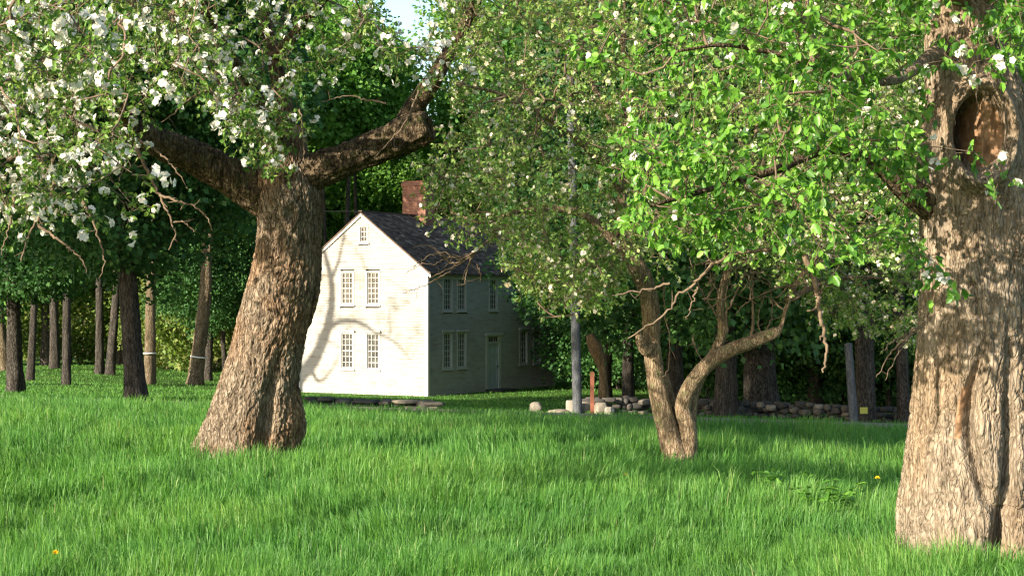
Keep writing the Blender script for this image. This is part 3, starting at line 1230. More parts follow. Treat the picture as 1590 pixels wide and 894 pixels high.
# left woodland edge: every trunk one can tell apart
G1 = 'trees standing behind the lawn left of the leaning apple tree'
place('slim', 47, 0, 75, 'slim dark tree trunk second from the left edge, behind the lawn', G1, sc=.9, sr=.62, tilt=.04, mats=M['bark_dark'])
place('slim', 85, 0, 92, 'slender pale grey trunk between two dark trunks at far left', G1, sc=.9, sr=.95, tilt=-.03)
place('slim', 103, 0, 70, 'straight dark tree trunk at left with its foot on the lawn', G1, sc=.9, sr=.68, rz=1.2, mats=M['bark_dark'])
place('slim', 155, 0, 87, 'slender pale trunk, left one of the close upright pair', G1, sc=.9, sr=.8, rz=2)
place('slim', 171, 0, 86, 'slender pale trunk leaning right, right one of the close pair', G1, sc=.9, sr=.85, rz=3, tilt=.09)
place('slim', 232, 0, 80, 'tan tree trunk with a thin white band just right of the dark maple', G1, sc=.9, sr=1.0, rz=.5, mats=M['bark_tan'])
place('slim', 303, 0, 82, 'thick tan tree trunk leaning right with a white band, left of the apple trunk', G1, sc=.9, sr=1.3, rz=2.5, tilt=.13, mats=M['bark_tan'])
place('slim', 350, 0, 88, 'thin bare looking pale tree close to the left side of the apple trunk', G1, sc=.9, sr=.45, rz=4, tilt=-.05)
place('slim', 8, 0, 88, 'leaning tan trunk at the left edge of the picture', G1, sc=.9, sr=1.2, rz=5, tilt=-.12, mats=M['bark_tan'])
for (px, Y, sr, tl, lab) in ((513, 95, .5, -.03, 'crooked slim pale trunk between the apple trunk and the gable peak'), (543, 96, .85, .01, 'taller straight trunk rising behind the left slope of the gable'), (553, 98, .6, -.02, 'thin trunk close beside the straight one behind the gable')):
    place('slim', px, 0, Y, lab, 'slim trees close behind the house', sr=sr, tilt=tl, rz=px)
# the dark maple whose crown hangs over the left of the lawn
place('maple', 212, 0, 44, 'dark spreading maple with a dense low crown and slightly leaning black trunk', None, sc=1.0, sr=.95, name='maple_tree', tilt=-.03)
for (px, Y, s, rz, lab) in ((25, 53, .85, 1, 'dark dense leafy tree at the left edge behind the blossom branches'), (322, 86, .8, 3, 'dark dense leafy tree filling the gap left of the apple trunk')):
    place('maple', px, 0, Y, lab, 'dark dense trees over the left lawn', sc=s, rz=rz, name='maple_tree')
# right woodland: trunks behind the wall and road
G2 = 'dark woodland trees behind the road on the right'
place('tallC', 1127, 0, 46, 'grey trunk with a long pale scar at its foot seen through the forked apple tree', G2, sc=.75, sr=.78, rz=.3)
place('tallC', 1182, 0, 47.5, 'thick dark trunk right of the scarred one, with a small hole', G2, sc=.75, sr=1.15, rz=2, tilt=-.03)
place('tallC', 1048, 0, 56, 'dark trunk just right of the forked apple stem base', G2, sc=.8, sr=.75, rz=4)
place('tallB', 1344, 0, 45.3, 'upright grey trunk carrying a small yellow notice', G2, sc=.8, sr=.95, rz=1, mats=M['bark_dark'])
place('tallB', 1404, 0, 45.2, 'thin grey trunk leaning left against the big right apple trunk', G2, sc=.75, sr=.6, rz=3, tilt=-.06, mats=M['bark_dark'])
place('tallC', 1440, 0, 62, 'dark trunk far behind the big right apple trunk', G2, sc=.8, sr=.7, rz=5)
place('tallC', 1265, 0, 70, 'dark trunk deep in the wood between forked apple and yellow notice', G2, sc=.85, sr=.7, rz=5.5)
place('tallC', 975, 0, 66, 'dark tree right of the house close to the rusty post', G2, sc=.8, sr=.6, rz=.9)
place('maple', 940, 0, 72, 'dark leafy tree overhanging the right end of the house', G2, sc=.85, rz=2.2, name='maple_tree')
ORD = ('first', 'second', 'third', 'fourth', 'fifth', 'sixth', 'seventh', 'eighth', 'ninth', 'tenth', 'eleventh', 'twelfth', 'thirteenth', 'fourteenth', 'fifteenth')
for k, (px, Y) in enumerate(((900, 92), (960, 80), (1030, 84), (1100, 74), (1170, 80), (1240, 72), (1310, 78), (1380, 70), (1450, 76), (1530, 72), (1600, 80))):
    place('under', px, 0, Y, ORD[k] + ' from the left of the dark leafy shrubs in the wood behind the stone wall', 'understorey shrubs behind the stone wall', rz=k * 1.7, sc=.85 + .3 * rngp.random(), name='woodland_shrub', cat='shrub')
for k, (px, Y) in enumerate(((-30, 100), (40, 112), (110, 104), (185, 108), (260, 98), (330, 96), (400, 104), (470, 106), (545, 112))):
    place('brush', px, 0, Y, ORD[k] + ' from the left of the sunlit olive shrubs at the foot of the far trees', 'sunlit shrubs behind the left lawn', rz=k * 1.3, sc=.8 + .4 * rngp.random(), name='woodland_shrub', cat='shrub')
# tall wall of trees behind the house
k = 0
for row, (Y0, n, x0, x1) in enumerate(((104, 15, -90, 1700), (124, 14, -60, 1680))):
    for i in range(n):
        px = x0 + (x1 - x0) * (i + .5) / n + rngp.uniform(-20, 20)
        Y = Y0 + rngp.uniform(-6, 6)
        kind = ('tallA', 'tallB')[k % 2] if px < 900 else ('tallA', 'tallC', 'tallC')[k % 3]
        s = 1.0 + .2 * rngp.random()
        if 500 < px < 770:
            s = .74 if row == 0 else .62
        place(kind, px, 0, Y, ORD[i] + ' tree from the left in the %s row of tall woodland behind the house' % ('nearer', 'farther')[row], 'tall trees behind the house', sc=s, rz=k * 2.1)
        k += 1
# unseen trees added left of the frame to shade the woods, maple and lawn
G3 = 'unseen trees added beyond the left edge of the view to cast shade'
for (x, y, s, rz, w_) in ((-14.5, 22.5, .95, 0, 'second nearest'), (-9.6, 16.5, .85, 2, 'nearest'), (-26, 31, 1.0, 4, 'farthest')):
    place('shade', None, 0, y, w_ + ' of the unseen tall trees added beyond the left edge to cast shade', G3, x=x, sc=s, rz=rz, name='added_shade_tree')


# tree whose leafless limbs throw the branched shadow on the gable
def gable_pt(u, v):
    """u from the hidden left corner, v height"""
    p = HC1 + EG * (7 - u)
    return np.array([p[0], p[1], HZ + v])


def gable_shadow_tree():
    rng = R(61)
    sv = np.array(SUN)
    S0 = 26.0
    sp = lambda u, v, s=S0: gable_pt(u, v) + sv * s
    b = sp(-.3, -.2)
    base = np.array([b[0] - .6, b[1] - .6, gz(b[0] - .6, b[1] - .6)])
    root = empty('bare_tree', base, 'slim tall tree with bare curving limbs, standing left of the frame before the gable', 'tree')
    tr = np.array([[*base - [0, 0, .3], .34], [*(base * .5 + b * .5), .27], [*b, .22], [*sp(1.0, 1.6), .19], [*sp(1.7, 3.1), .15], [*sp(1.9, 4.6), .12], [*sp(1.5, 6.2), .08], [*sp(1.0, 7.2), .05], [*sp(.6, 8.8), .03]])
    tr[:, 3] *= 1.45
    V, Fc = trunk_mesh(tr, 90, 18, 5, .01, 9, 2)
    mesh_np('trunk', V - base, Fc, M['bark_pale'], root, smooth=True)
    L = [np.array([[*sp(1.2, 2.4), .11], [*sp(2.2, 3.15, 25.6), .085], [*sp(3.4, 3.15, 25.2), .065], [*sp(4.3, 2.7, 25), .045], [*sp(5.3, 2.3, 25), .03], [*sp(6.2, 1.5, 25), .015]]),
         np.array([[*sp(1.85, 5.0), .07], [*sp(2.3, 6.0), .05], [*sp(2.6, 7.2), .03], [*sp(3.2, 8.6), .02]]),
         np.array([[*sp(.6, 1.2), .09], [*sp(1.2, .5, 27), .05], [*sp(2.0, 1.2, 27), .03], [*sp(2.4, 2.0, 27), .02]])]
    for l in L:
        l[:, 3] *= 1.6
        V, Fc = trunk_mesh(l, 40, 10, 6, .004, 9, 2)
        mesh_np('limb', V - base, Fc, M['bark_pale'], root, smooth=True)
    T = np.array([sp(rng.uniform(.2, 6.6), rng.uniform(1.6, 6.8), 26 + rng.uniform(-2, 2)) for _ in range(70)])
    keep = [i for i, q in enumerate(T) if rng.rand() < .7]
    T = T[keep]
    ch, dirs = grow([tr[4:]] + L, T, rng, step=.25, wig=.15, tip=.013, cap_r=.06)
    V, Fc = tubes(ch, 5)
    mesh_np('branch', V - base, Fc, M['bark_pale'], root, smooth=True)
    n = 40
    c = np.repeat(T[rng.rand(len(T)) < .6], n, 0)
    P = c + rng.randn(len(c), 3) * .22
    V, Fc, t = leaves_mesh(P, rng.randn(len(P), 3), rng.randn(len(P), 3), .07 + .05 * rng.rand(len(P)), rng, .7, True)
    mesh_np('crown', V - base, Fc, M['leaf_back'], root, attrs={'tint': t})


gable_shadow_tree()


# ------------------------------------------------------------------ poles, post, wire, small things
def pole(name, a, b, r0, r1, mat, label, cat, lump=.02):
    base = np.array(a)
    c = np.array([[*a, r0], [*((np.array(a) + b) / 2), (r0 + r1) / 2], [*b, r1]])
    V, Fc = trunk_mesh(c, 40, 16, 3, .004, 12, 1.0, lump=lump)
    root = mesh_np(name, V - base, Fc, mat, smooth=True)
    root.location = base
    return tag(root, label, cat)


pa = at(897, 650, 44.6)
pa[2] = gz(pa[0], pa[1]) - .3
pb = at(884, 250, 44.6)
pb[2] += 3.5
pole('utility_pole', pa, pb, .125, .10, M['post_grey'], 'tall weathered grey utility pole at the roadside right of the house', 'pole')
pa = at(1327, 664, 44.4)
pa[2] = gz(pa[0], pa[1]) - .3
pole('wooden_post', pa, at(1317, 533, 44.4), .12, .10, M['post_grey'], 'short leaning grey wooden post with a cut top beside the trunk with yellow notice', 'post')
# rusty post
X0 = wx(919.5, 44.6)
zb = gz(X0, 44.6)
rp = MB()
rp.box(-.045, .045, -.02, -.012, -.3, 0)
ht = at(919, 577, 44.6)[2] - zb
for (x0, x1, y0, y1) in ((-.05, .05, -.028, -.02), (-.05, -.042, -.0195, .03), (.042, .05, -.0195, .03)):
    rp.box(x0, x1, y0, y1, -.3, ht)
o = rp.build('steel_post', M['rust'])
o.location = (X0, 44.6, zb)
tag(o, 'rust red steel channel post in front of the boulders', 'post')
# trunk behind it, its sun patches put into a pale colour and the outline
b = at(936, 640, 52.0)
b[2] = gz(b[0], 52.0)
root = empty('sun_patch_trunk', b, 'trunk in the dark wood behind the rusty post, its sun patches made as pale colour and shape', 'tree trunk')
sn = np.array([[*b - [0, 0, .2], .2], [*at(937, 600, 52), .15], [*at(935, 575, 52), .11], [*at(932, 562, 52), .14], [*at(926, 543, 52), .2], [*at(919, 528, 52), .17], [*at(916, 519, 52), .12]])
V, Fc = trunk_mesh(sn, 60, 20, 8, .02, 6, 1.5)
mesh_np('trunk', V - b, Fc, M['sun_patch_bark'], root, smooth=True)
# yellow notice nailed to the trunk
q = at(1341, 637, 44.9)
yn = MB()
yn.box(-.1, .1, -.006, .006, -.085, .085)
o = yn.build('notice', M['yellow'], None, .003)
o.location = (wx(1341, 44.9), 44.9, q[2])
tag(o, 'small square yellow notice nailed low on the grey trunk', 'notice')
# white bands on two trunks
for (px, py, Y, r_, tl, lab) in ((231, 548, 80.0, .345, .0, 'thin white band around the tan trunk right of the dark maple'), (309, 554, 82.0, .40, .13, 'thin white band around the thick trunk leaning right')):
    th = np.linspace(0, 2 * PI, 33)[:-1]
    V = []
    for z in (-.03, .03):
        for rr in (r_, r_ + .012):
            V.append(np.stack([np.cos(th) * rr, np.sin(th) * rr, np.full(32, z)], -1))
    V = np.vstack(V)
    j = np.arange(32)
    j2 = (j + 1) % 32
    Fq = np.vstack([np.stack([32 + j, 32 + j2, 96 + j2, 96 + j], -1), np.stack([j2, j, 64 + j, 64 + j2], -1), np.stack([64 + j, 96 + j, 96 + j2, 64 + j2], -1), np.stack([j, j2, 32 + j2, 32 + j], -1)])
    o = mesh_np('trunk_band', V, [Fq], M['white_band'])
    q = at(px, py, Y)
    o.location = (q[0] + (0 if tl else .0), Y, q[2])
    o.rotation_euler = (0, tl, 0)
    tag(o, lab, 'band', 'white bands on the far trunks')
# overhead wire to the gable peak
a = np.array([*(HC1 + EG * 3.5 - EF * .16), HZ + 8.05])
b = np.array([-38, 66, 6.2])
t = np.linspace(0, 1, 40)[:, None]
P = a * (1 - t) + b * t
P[:, 2] -= 4 * .25 * (t * (1 - t))[:, 0]
V, Fc = tubes([(P, np.full(40, .014))], 6)
o = mesh_np('power_line', V, Fc, M['wire'], smooth=True)
tag(o, 'thin black overhead wire running left from the peak of the gable', 'wire')


# ------------------------------------------------------------------ apple trees
def sample_crown(rng, n, x0, x1, top, lower, depth, gaps=(), clump=.35, cth=-.15, left=None):
    """random points: across x0..x1 and up to 'top', above the hanging edge 'lower', in the depth range"""
    out = []
    lx = np.array([q[0] for q in lower], float)
    ly = np.array([q[1] for q in lower], float)
    while len(out) < n:
        m = n * 3
        px = rng.uniform(x0, x1, m)
        yb = np.interp(px, lx, ly)
        py = top + (yb - top) * rng.rand(m)
        Y = rng.uniform(depth[0], depth[1], m)
        X = (px - CX) / F * Y
        Z = EYE + (HY - py) / F * Y
        P = np.stack([X, Y, Z], -1)
        ok = fbm(P / clump, 2, 77) > cth
        if left is not None:
            ok &= px > np.interp(py, [q[0] for q in left], [q[1] for q in left])
        for (gx, gy, rx, ry, keep) in gaps:
            ins = ((px - gx) / rx) ** 2 + ((py - gy) / ry) ** 2 < 1
            ok &= ~(ins & (rng.rand(m) > keep))
        out += list(P[ok])
    return np.array(out[:n])


def wood(pts):
    """rows of (px, py, Y, width in px) -> x,y,z,r"""
    return np.array([[*at(a, b, Y), w * Y / F / 2] for a, b, Y, w in pts])


def dead_twigs(lines, rng, root=None, base=None, fork=True):
    ch, groups = [], []
    for ln, w0 in lines:
        P = catmull(np.array([at(a, b, Y) for a, b, Y in ln]), len(ln) * 6)
        P[1:-1] += rng.randn(len(P) - 2, 3) * .006
        Y = ln[0][2]
        r = np.linspace(w0, w0 * .28, len(P)) * Y / F / 2
        ch.append((P, r))
        groups.append([ch[-1]])
        if fork:
            for i in range(4, len(P) - 2, 4):
                if rng.rand() < .7:
                    d = unit(rng.randn(3)) * .07 * (.5 + rng.rand()) * Y / 12
                    groups[-1].append((np.array([P[i], P[i] + d * .5 + rng.randn(3) * .008, P[i] + d]), np.array([r[i] * .6, r[i] * .5, r[i] * .3])))
    if root is None:
        return [c for g_ in groups for c in g_]
    for g_ in groups:
        V, Fc = tubes(g_, 6)
        mesh_np('dead_twig', V - base, Fc, M['twig'], root, smooth=True)


def left_apple():
    rng = R(201)
    base = at(385, 720, 18.2)
    base[2] = gz(base[0], base[1])
    root = empty('apple_tree', base, 'old leaning apple tree with thick trunk and white blossom left of the house', 'tree')
    trunk = wood([(378, 735, 18.2, 160), (377, 712, 18.2, 148), (388, 660, 18.2, 146), (399, 600, 18.2, 130), (412, 550, 18.2, 118), (428, 490, 18.2, 112), (441, 440, 18.2, 110), (449, 390, 18.2, 105), (452, 350, 18.2, 104), (451, 310, 18.2, 112), (444, 275, 18.2, 98), (446, 240, 18.2, 66), (448, 200, 18.25, 52)])

    trunk[:, 3] *= .95

    def shp(TH, S, Z):
        h = S
        # two buttresses with a deep fold between, facing the camera right of centre
        a = (TH - (-1.05) + PI) % (2 * PI) - PI
        g = np.exp(-(a / .17) ** 2) * np.exp(-((h - .55) / .75) ** 2) * .24
        b = np.exp(-(((TH - .0 + PI) % (2 * PI) - PI) / .5) ** 2) * np.exp(-((h - .62) / .32) ** 2) * .22
        c = np.exp(-(((TH - (-1.95) + PI) % (2 * PI) - PI) / .5) ** 2) * np.exp(-((h - .2) / .4) ** 2) * .07
        # burl below the fork
        k = ((TH - (-1.45) + PI) % (2 * PI) - PI)
        d = np.sqrt((k / .22) ** 2 + ((h - 2.78) / .13) ** 2)
        e = .10 * np.exp(-((d - 1) / .35) ** 2) - .05 * np.exp(-(d / .5) ** 2)
        bulge = np.exp(-(((TH - .1 + PI) % (2 * PI) - PI) / .6) ** 2) * np.exp(-((h - 2.0) / .4) ** 2) * .07
        flare = .13 * np.exp(-np.maximum(h - .22, 0) / .16) * (.6 + .4 * np.cos(TH * 5 + 1))
        return 1 - g + b + c + e + bulge + flare
    V, Fc = trunk_mesh(trunk, 520, 340, 21, .017, 20, 5.0, shape=shp, lump=.13)
    mesh_np('trunk', V - base, Fc, M['bark_old'], root, smooth=True)
    limbs = {
        'left': wood([(440, 305, 18.2, 84), (395, 297, 18.2, 74), (350, 270, 18.1, 62), (300, 243, 17.9, 56), (250, 222, 17.6, 52), (205, 200, 17.3, 44), (170, 160, 17.0, 30), (148, 120, 16.7, 20), (120, 60, 16.4, 15), (90, -40, 16, 12), (60, -140, 15.6, 8)]),
        'top': wood([(447, 215, 18.25, 50), (440, 160, 18.3, 42), (425, 90, 18.3, 34), (410, 20, 18.3, 30), (400, -80, 18.4, 24), (380, -200, 18.5, 16), (370, -330, 18.6, 8)]),
        'right': wood([(455, 280, 18.2, 70), (495, 264, 18.15, 56), (540, 247, 18.1, 50), (590, 226, 18.0, 50), (628, 211, 17.85, 56), (655, 201, 17.75, 56), (667, 196, 17.72, 46)]),
        'rise': wood([(622, 205, 17.98, 34), (644, 165, 17.98, 30), (672, 125, 17.8, 26), (695, 85, 17.8, 22), (718, 45, 17.8, 19), (742, -5, 17.8, 16), (765, -90, 17.8, 12), (780, -200, 17.7, 7)]),
        'back': wood([(445, 230, 18.3, 44), (400, 190, 18.9, 34), (350, 130, 19.6, 26), (300, 60, 20.2, 18), (250, -60, 20.8, 10)]),
        'front': wood([(445, 245, 18.2, 46), (400, 150, 17.2, 34), (340, 60, 16.0, 26), (290, -50, 14.8, 22), (240, -120, 13.4, 16), (200, -160, 12.2, 9)]),
        'near': wood([(240, -120, 13.4, 14), (130, -110, 12, 14), (0, -70, 10.6, 12), (-120, -20, 9.6, 9), (-300, 10, 9.2, 7), (-500, 20, 9.2, 4)]),
        'front2': wood([(205, 200, 17.3, 34), (160, 110, 16.2, 26), (90, 10, 14.8, 20), (60, -60, 13.4, 14), (60, -90, 12.2, 8)]),
        'front3': wood([(425, 90, 18.3, 26), (500, 0, 17.2, 24), (560, -90, 15.8, 18), (590, -120, 14.2, 12), (600, -120, 13.0, 7)]),
    }
    for k, l in limbs.items():
        if k == 'left':
            l[1:, 3] *= .84
        if k in ('top', 'front', 'front2', 'front3', 'back'):
            l[:, 3] *= .62
        big = l[0][3] > .14
        if k == 'right':
            def sh2(TH, S, Z):
                return 1 + 0 * TH
            V, Fc = trunk_mesh(l, 180, 80, 31, .026, 13, 4, cap=False, lump=.16)
            # sawn, hollowed end
            n = 80
            ring = V[-n:]
            c = ring.mean(0)
            t = unit((l[-1][:3] - l[-2][:3])[None])[0]
            V = np.vstack([V, c + (ring - c) * .55 + t * .01, c + (ring - c) * .45 - t * .12, (c - t * .14)[None]])
            b0 = 179 * n
            j = np.arange(n)
            j2 = (j + 1) % n
            for q in range(2):
                Fc.append(np.stack([b0 + q * n + j, b0 + q * n + j2, b0 + (q + 1) * n + j2, b0 + (q + 1) * n + j], -1))
            Fc.append(np.stack([b0 + 2 * n + j, b0 + 2 * n + j2, np.full(n, len(V) - 1)], -1))
        else:
            V, Fc = trunk_mesh(l, 220 if big else 80, 80 if big else 20, 33, .028 if big else .008, 13, 5, lump=.2)
        mesh_np('limb', V - base, Fc, M['bark_limb'], root, smooth=True)
    # a round healed knot on the right limb
    kc = at(617, 224, 17.62)
    th = np.linspace(0, 2 * PI, 20, endpoint=False)
    prof = [(.075, .06), (.07, .015), (.055, -.012), (.035, .0), (.018, .045), (.0, .05)]
    V = np.vstack([np.stack([np.cos(th) * r_, np.full(20, d), np.sin(th) * r_ * 1.05], -1) for r_, d in prof]) + kc
    j = np.arange(20)
    j2 = (j + 1) % 20
    Fq = np.vstack([np.stack([k * 20 + j, k * 20 + j2, (k + 1) * 20 + j2, (k + 1) * 20 + j], -1) for k in range(5)])
    mesh_np('knot', V - base, [Fq], M['bark_limb'], root, smooth=True)
    lower = [(-120, 330), (0, 330), (60, 300), (120, 290), (190, 235), (240, 150), (320, 150), (360, 205), (420, 250), (480, 160), (560, 130), (620, 110), (700, 150), (760, 80)]
    gaps = [(645, 205, 75, 60, .0), (560, 130, 70, 60, .25), (330, 250, 70, 60, .1), (240, 90, 60, 40, .5), (510, 190, 80, 60, .1)]
    T1 = sample_crown(rng, 760, -150, 720, -130, lower, (12.5, 17.6), gaps + [(642, 5, 62, 48, 0)], .45, .03)
    T1 = T1[~((T1[:, 0] > -2.0) & (T1[:, 1] < 14.4))]
    T2 = sample_crown(rng, 150, -150, 760, -240, [(-150, 60), (400, 40), (760, 20)], (17.5, 21.5), [(642, 5, 62, 48, 0)], .5, -.1)
    T3 = np.array([at(rng.uniform(355, 470), rng.uniform(140, 285), rng.uniform(16.2, 17.6)) for _ in range(34)])
    T4 = np.array([at(rng.uniform(-20, 210), rng.uniform(200, 330), rng.uniform(11.5, 14.5)) for _ in range(34)])
    T5 = np.stack([rng.uniform(-6.6, -2.35, 170), rng.uniform(9.5, 10.7, 170), rng.uniform(2.9, 3.45, 170)], -1)
    T = np.vstack([T1, T2, T3, T4, T5])
    ch, dirs = grow(list(limbs.values()), T, rng, step=.13, wig=.16, tip=.0028, pw=.44, rise=.06, cap_r=.05)
    tw, e2, d, lp, ld, lnn, sz = twigs_and_leaves(T, dirs, rng, 5, .17, 8, .047, .35, .1)
    V, Fc = tubes(ch + tw, 6)
    mesh_np('branch', V - base, Fc, M['twig'], root, smooth=True)
    V, Fc, t = leaves_mesh(lp, ld, lnn, sz, rng, .55, False)
    mesh_np('foliage', V - base, Fc, M['leaf_bloom'], root, attrs={'tint': t})
    # blossom, thickest at far left and top
    px = CX + e2[:, 0] / e2[:, 1] * F
    pn = fbm(e2 * 1.3, 2, 5)
    dens = np.interp(px, [-150, 150, 320, 480, 620, 760], [.46, .42, .38, .42, .32, .42]) + .5 * pn
    kk = rng.rand(len(e2)) < dens
    V, Fc, t = blossoms_mesh(e2[kk], d[kk] + np.array([-.2, -.3, .4]), rng, 5, .038, .021)
    o = mesh_np('blossom', V - base, Fc, M['petal'], root, attrs={'tint': t})
    o['kind'] = 'stuff'
    dt = dead_twigs([
        ([(208, 222, 16.9), (228, 262, 16.8), (247, 303, 16.7), (262, 335, 16.7), (272, 362, 16.7), (262, 388, 16.7)], 7),
        ([(248, 303, 16.7), (275, 312, 16.6), (302, 320, 16.6), (322, 338, 16.6), (330, 358, 16.6)], 5),
        ([(270, 345, 16.7), (287, 346, 16.7), (302, 360, 16.7)], 3.5),
        ([(212, 215, 16.9), (240, 232, 16.7), (262, 250, 16.6), (278, 270, 16.5), (291, 293, 16.5)], 5),
        ([(213, 220, 16.9), (196, 250, 16.7), (183, 286, 16.6)], 3),
        ([(10, 248, 13), (50, 236, 13), (66, 255, 13), (84, 280, 13), (72, 320, 13), (50, 352, 13), (40, 380, 13), (33, 405, 13)], 8),
        ([(60, 350, 13), (88, 370, 13), (112, 388, 13), (130, 408, 13), (134, 424, 13)], 5.5),
        ([(128, 312, 13.5), (144, 345, 13.5), (158, 385, 13.5), (162, 408, 13.5), (155, 430, 13.5)], 5),
        ([(22, 300, 13), (20, 330, 13), (10, 365, 13), (2, 396, 13)], 5),
        ([(75, 315, 13), (95, 330, 13), (117, 335, 13)], 3),
        ([(345, 130, 14.5), (300, 150, 14.5), (268, 178, 14.5), (250, 190, 14.5)], 5),
        ([(465, 170, 16.5), (470, 200, 16.3), (472, 250, 16.3), (470, 280, 16.3)], 3),
        ([(650, 140, 17), (630, 190, 16.8), (600, 225, 16.8), (580, 245, 16.8)], 4),
        ([(600, 160, 16), (570, 155, 16), (540, 150, 16), (500, 158, 16)], 4),
    ], rng, root, base)


left_apple()


def right_apple():
    rng = R(301)
    Y0 = 11.25
    base = at(1522, 880, Y0)
    base[2] = gz(base[0], Y0)
    root = empty('apple_tree', base, 'massive old apple trunk with a healed hollow and split base at the right edge', 'tree')
    trunk = wood([(1522, 905, Y0, 285), (1522, 865, Y0, 262), (1521, 800, Y0, 246), (1520, 720, Y0, 222), (1520, 620, Y0, 200), (1521, 520, Y0, 182), (1522, 430, Y0, 178), (1522, 340, Y0, 178), (1521, 270, Y0, 184), (1520, 210, Y0, 172), (1514, 150, Y0, 148), (1502, 90, Y0, 124), (1495, 20, Y0, 108), (1488, -60, Y0, 96), (1480, -180, Y0, 80), (1470, -320, Y0, 60)])
    sc = F / Y0

    def shp(TH, S, Z):
        py = HY - (Z - EYE) * sc                 # height of the ring, as a row of the photograph
        a = (TH + PI / 2 + PI) % (2 * PI) - PI   # 0 faces the camera, + to the right
        out = 1 + 0 * TH
        # split between the two lobes of the foot
        pc = np.interp(py, [550, 600, 700, 800, 830], [.22, .20, .16, .0, -.02])
        dp = np.interp(py, [470, 560, 640, 760, 835, 860, 900], [0, .13, .22, .25, .34, .28, .1])
        wd = np.interp(py, [500, 560, 800, 835, 870], [.05, .075, .10, .15, .2])
        out = out - dp * np.exp(-((a - pc) / wd) ** 2)
        # second seam to the left that joins the split lower down
        pc2 = np.interp(py, [540, 600, 660, 740, 800], [-.20, -.42, -.44, -.25, -.02])
        dp2 = np.interp(py, [520, 570, 620, 680, 760, 790], [0, .2, .27, .24, .16, 0])
        out = out - dp2 * np.exp(-((a - pc2) / .085) ** 2)
        out = out + .05 * np.exp(-((a - pc2 - .22) / .12) ** 2) * (dp2 > .1)
        lobe = np.interp(py, [600, 780, 870], [0, .04, .06])
        out = out + lobe * (np.exp(-((a - .75) / .4) ** 2) + np.exp(-((a + .75) / .45) ** 2))
        # flare knob at left, low down
        out = out + .05 * np.exp(-((a + 1.5) / .4) ** 2) * np.exp(-((py - 775) / 40) ** 2)
        return out

    def hollow(V, TH, S):
        X, Z = V[..., 0], V[..., 2]
        px = CX + X / V[..., 1] * F
        py = HY - (Z - EYE) / V[..., 1] * F
        front = V[..., 1] < Y0
        d = np.sqrt(((px - 1521) / 42.0) ** 2 + ((py - 208) / 62.0) ** 2)
        rim = np.exp(-((d - 1.25) / .22) ** 2) * .11
        inn = np.where(d < 1.0, (.20 + .42 * np.clip((1521 - px) / 30, -.3, 1)) * (1 - d ** 4) ** .5, 0)
        inn = np.nan_to_num(inn)
        wv = vnoise(np.stack([px / 14, py / 60, 0 * px], -1).reshape(-1, 3), 9).reshape(px.shape) * .035 * (d < .95)
        V = V.copy()
        V[..., 1] += np.where(front, inn + wv - rim, 0)
        return V
    V, Fc = trunk_mesh(trunk, 760, 440, 41, .013, 24, 6.5, shape=shp, extra=hollow, lump=.07)
    # heartwood inside the hollow gets its own colour
    me_c = [f.mean(1) if False else None for f in Fc]
    fc = V[Fc[0]].mean(1)
    px = CX + fc[:, 0] / fc[:, 1] * F
    py = HY - (fc[:, 2] - EYE) / fc[:, 1] * F
    d = np.sqrt(((px - 1524) / 37.0) ** 2 + ((py - 208) / 56.0) ** 2)
    mi = (d < .92) & (fc[:, 1] < Y0 + .1)
    mi |= (fc[:, 1] < Y0) & (np.abs(px - np.interp(py, [600, 640, 680], [1498, 1490, 1486])) < 5) & (py > 600) & (py < 680)
    midx = np.concatenate([mi.astype(int)] + [np.zeros(len(f), int) for f in Fc[1:]])
    mesh_np('trunk', V - base, Fc, None, root, smooth=True, mats=[M['bark_big'], M['heartwood']], midx=midx)
    Yb = Y0
    limbs = {
        'left': wood([(1480, 330, Yb, 70), (1435, 312, Yb - .1, 50), (1400, 287, Yb - .2, 38), (1370, 258, Yb - .3, 32), (1335, 238, Yb - .4, 26), (1290, 228, Yb - .6, 22), (1255, 240, Yb - .8, 17), (1210, 262, Yb - 1.0, 13), (1150, 280, Yb - 1.2, 10), (1080, 300, Yb - 1.4, 8), (1010, 320, Yb - 1.6, 5)]),
        'upleft': wood([(1485, 0, Yb, 60), (1440, -20, Yb - .1, 36), (1380, -35, Yb - .2, 28), (1320, -45, Yb - .3, 25), (1240, -55, Yb - .5, 22), (1150, -65, Yb - .7, 20), (1050, -80, Yb - .9, 15), (950, -100, Yb - 1, 9)]),
        'mid': wood([(1480, 60, Yb, 36), (1430, 100, Yb - .4, 20), (1395, 122, Yb - .7, 17), (1350, 124, Yb - 1, 15), (1278, 104, Yb - 1.3, 14), (1262, 70, Yb - 1.4, 18), (1245, 30, Yb - 1.5, 15), (1225, -30, Yb - 1.6, 12)]),
        'mid2': wood([(1278, 104, Yb - 1.3, 12), (1230, 90, Yb - 1.4, 10), (1180, 78, Yb - 1.5, 8), (1120, 70, Yb - 1.6, 6), (1050, 80, Yb - 1.7, 4)]),
        'front': wood([(1495, -10, Yb - .1, 50), (1470, -45, Yb - .9, 34), (1430, -60, Yb - 1.8, 28), (1400, -90, Yb - 2.6, 14)]),
        'right': wood([(1500, 20, Yb, 44), (1560, -30, Yb - .3, 34), (1620, -60, Yb - .7, 26), (1680, -90, Yb - 1.2, 12)]),
        'back': wood([(1490, -20, Yb, 60), (1440, -90, Yb + 1, 36), (1380, -130, Yb + 2.2, 20), (1330, -150, Yb + 3, 10)]),
    }
    for k, l in limbs.items():
        V, Fc = trunk_mesh(l, 120, 36, 43, .008, 18, 4, lump=.12)
        mesh_np('limb', V - base, Fc, M['bark_limb'] if k in ('left', 'mid2') else M['bark_big'], root, smooth=True)
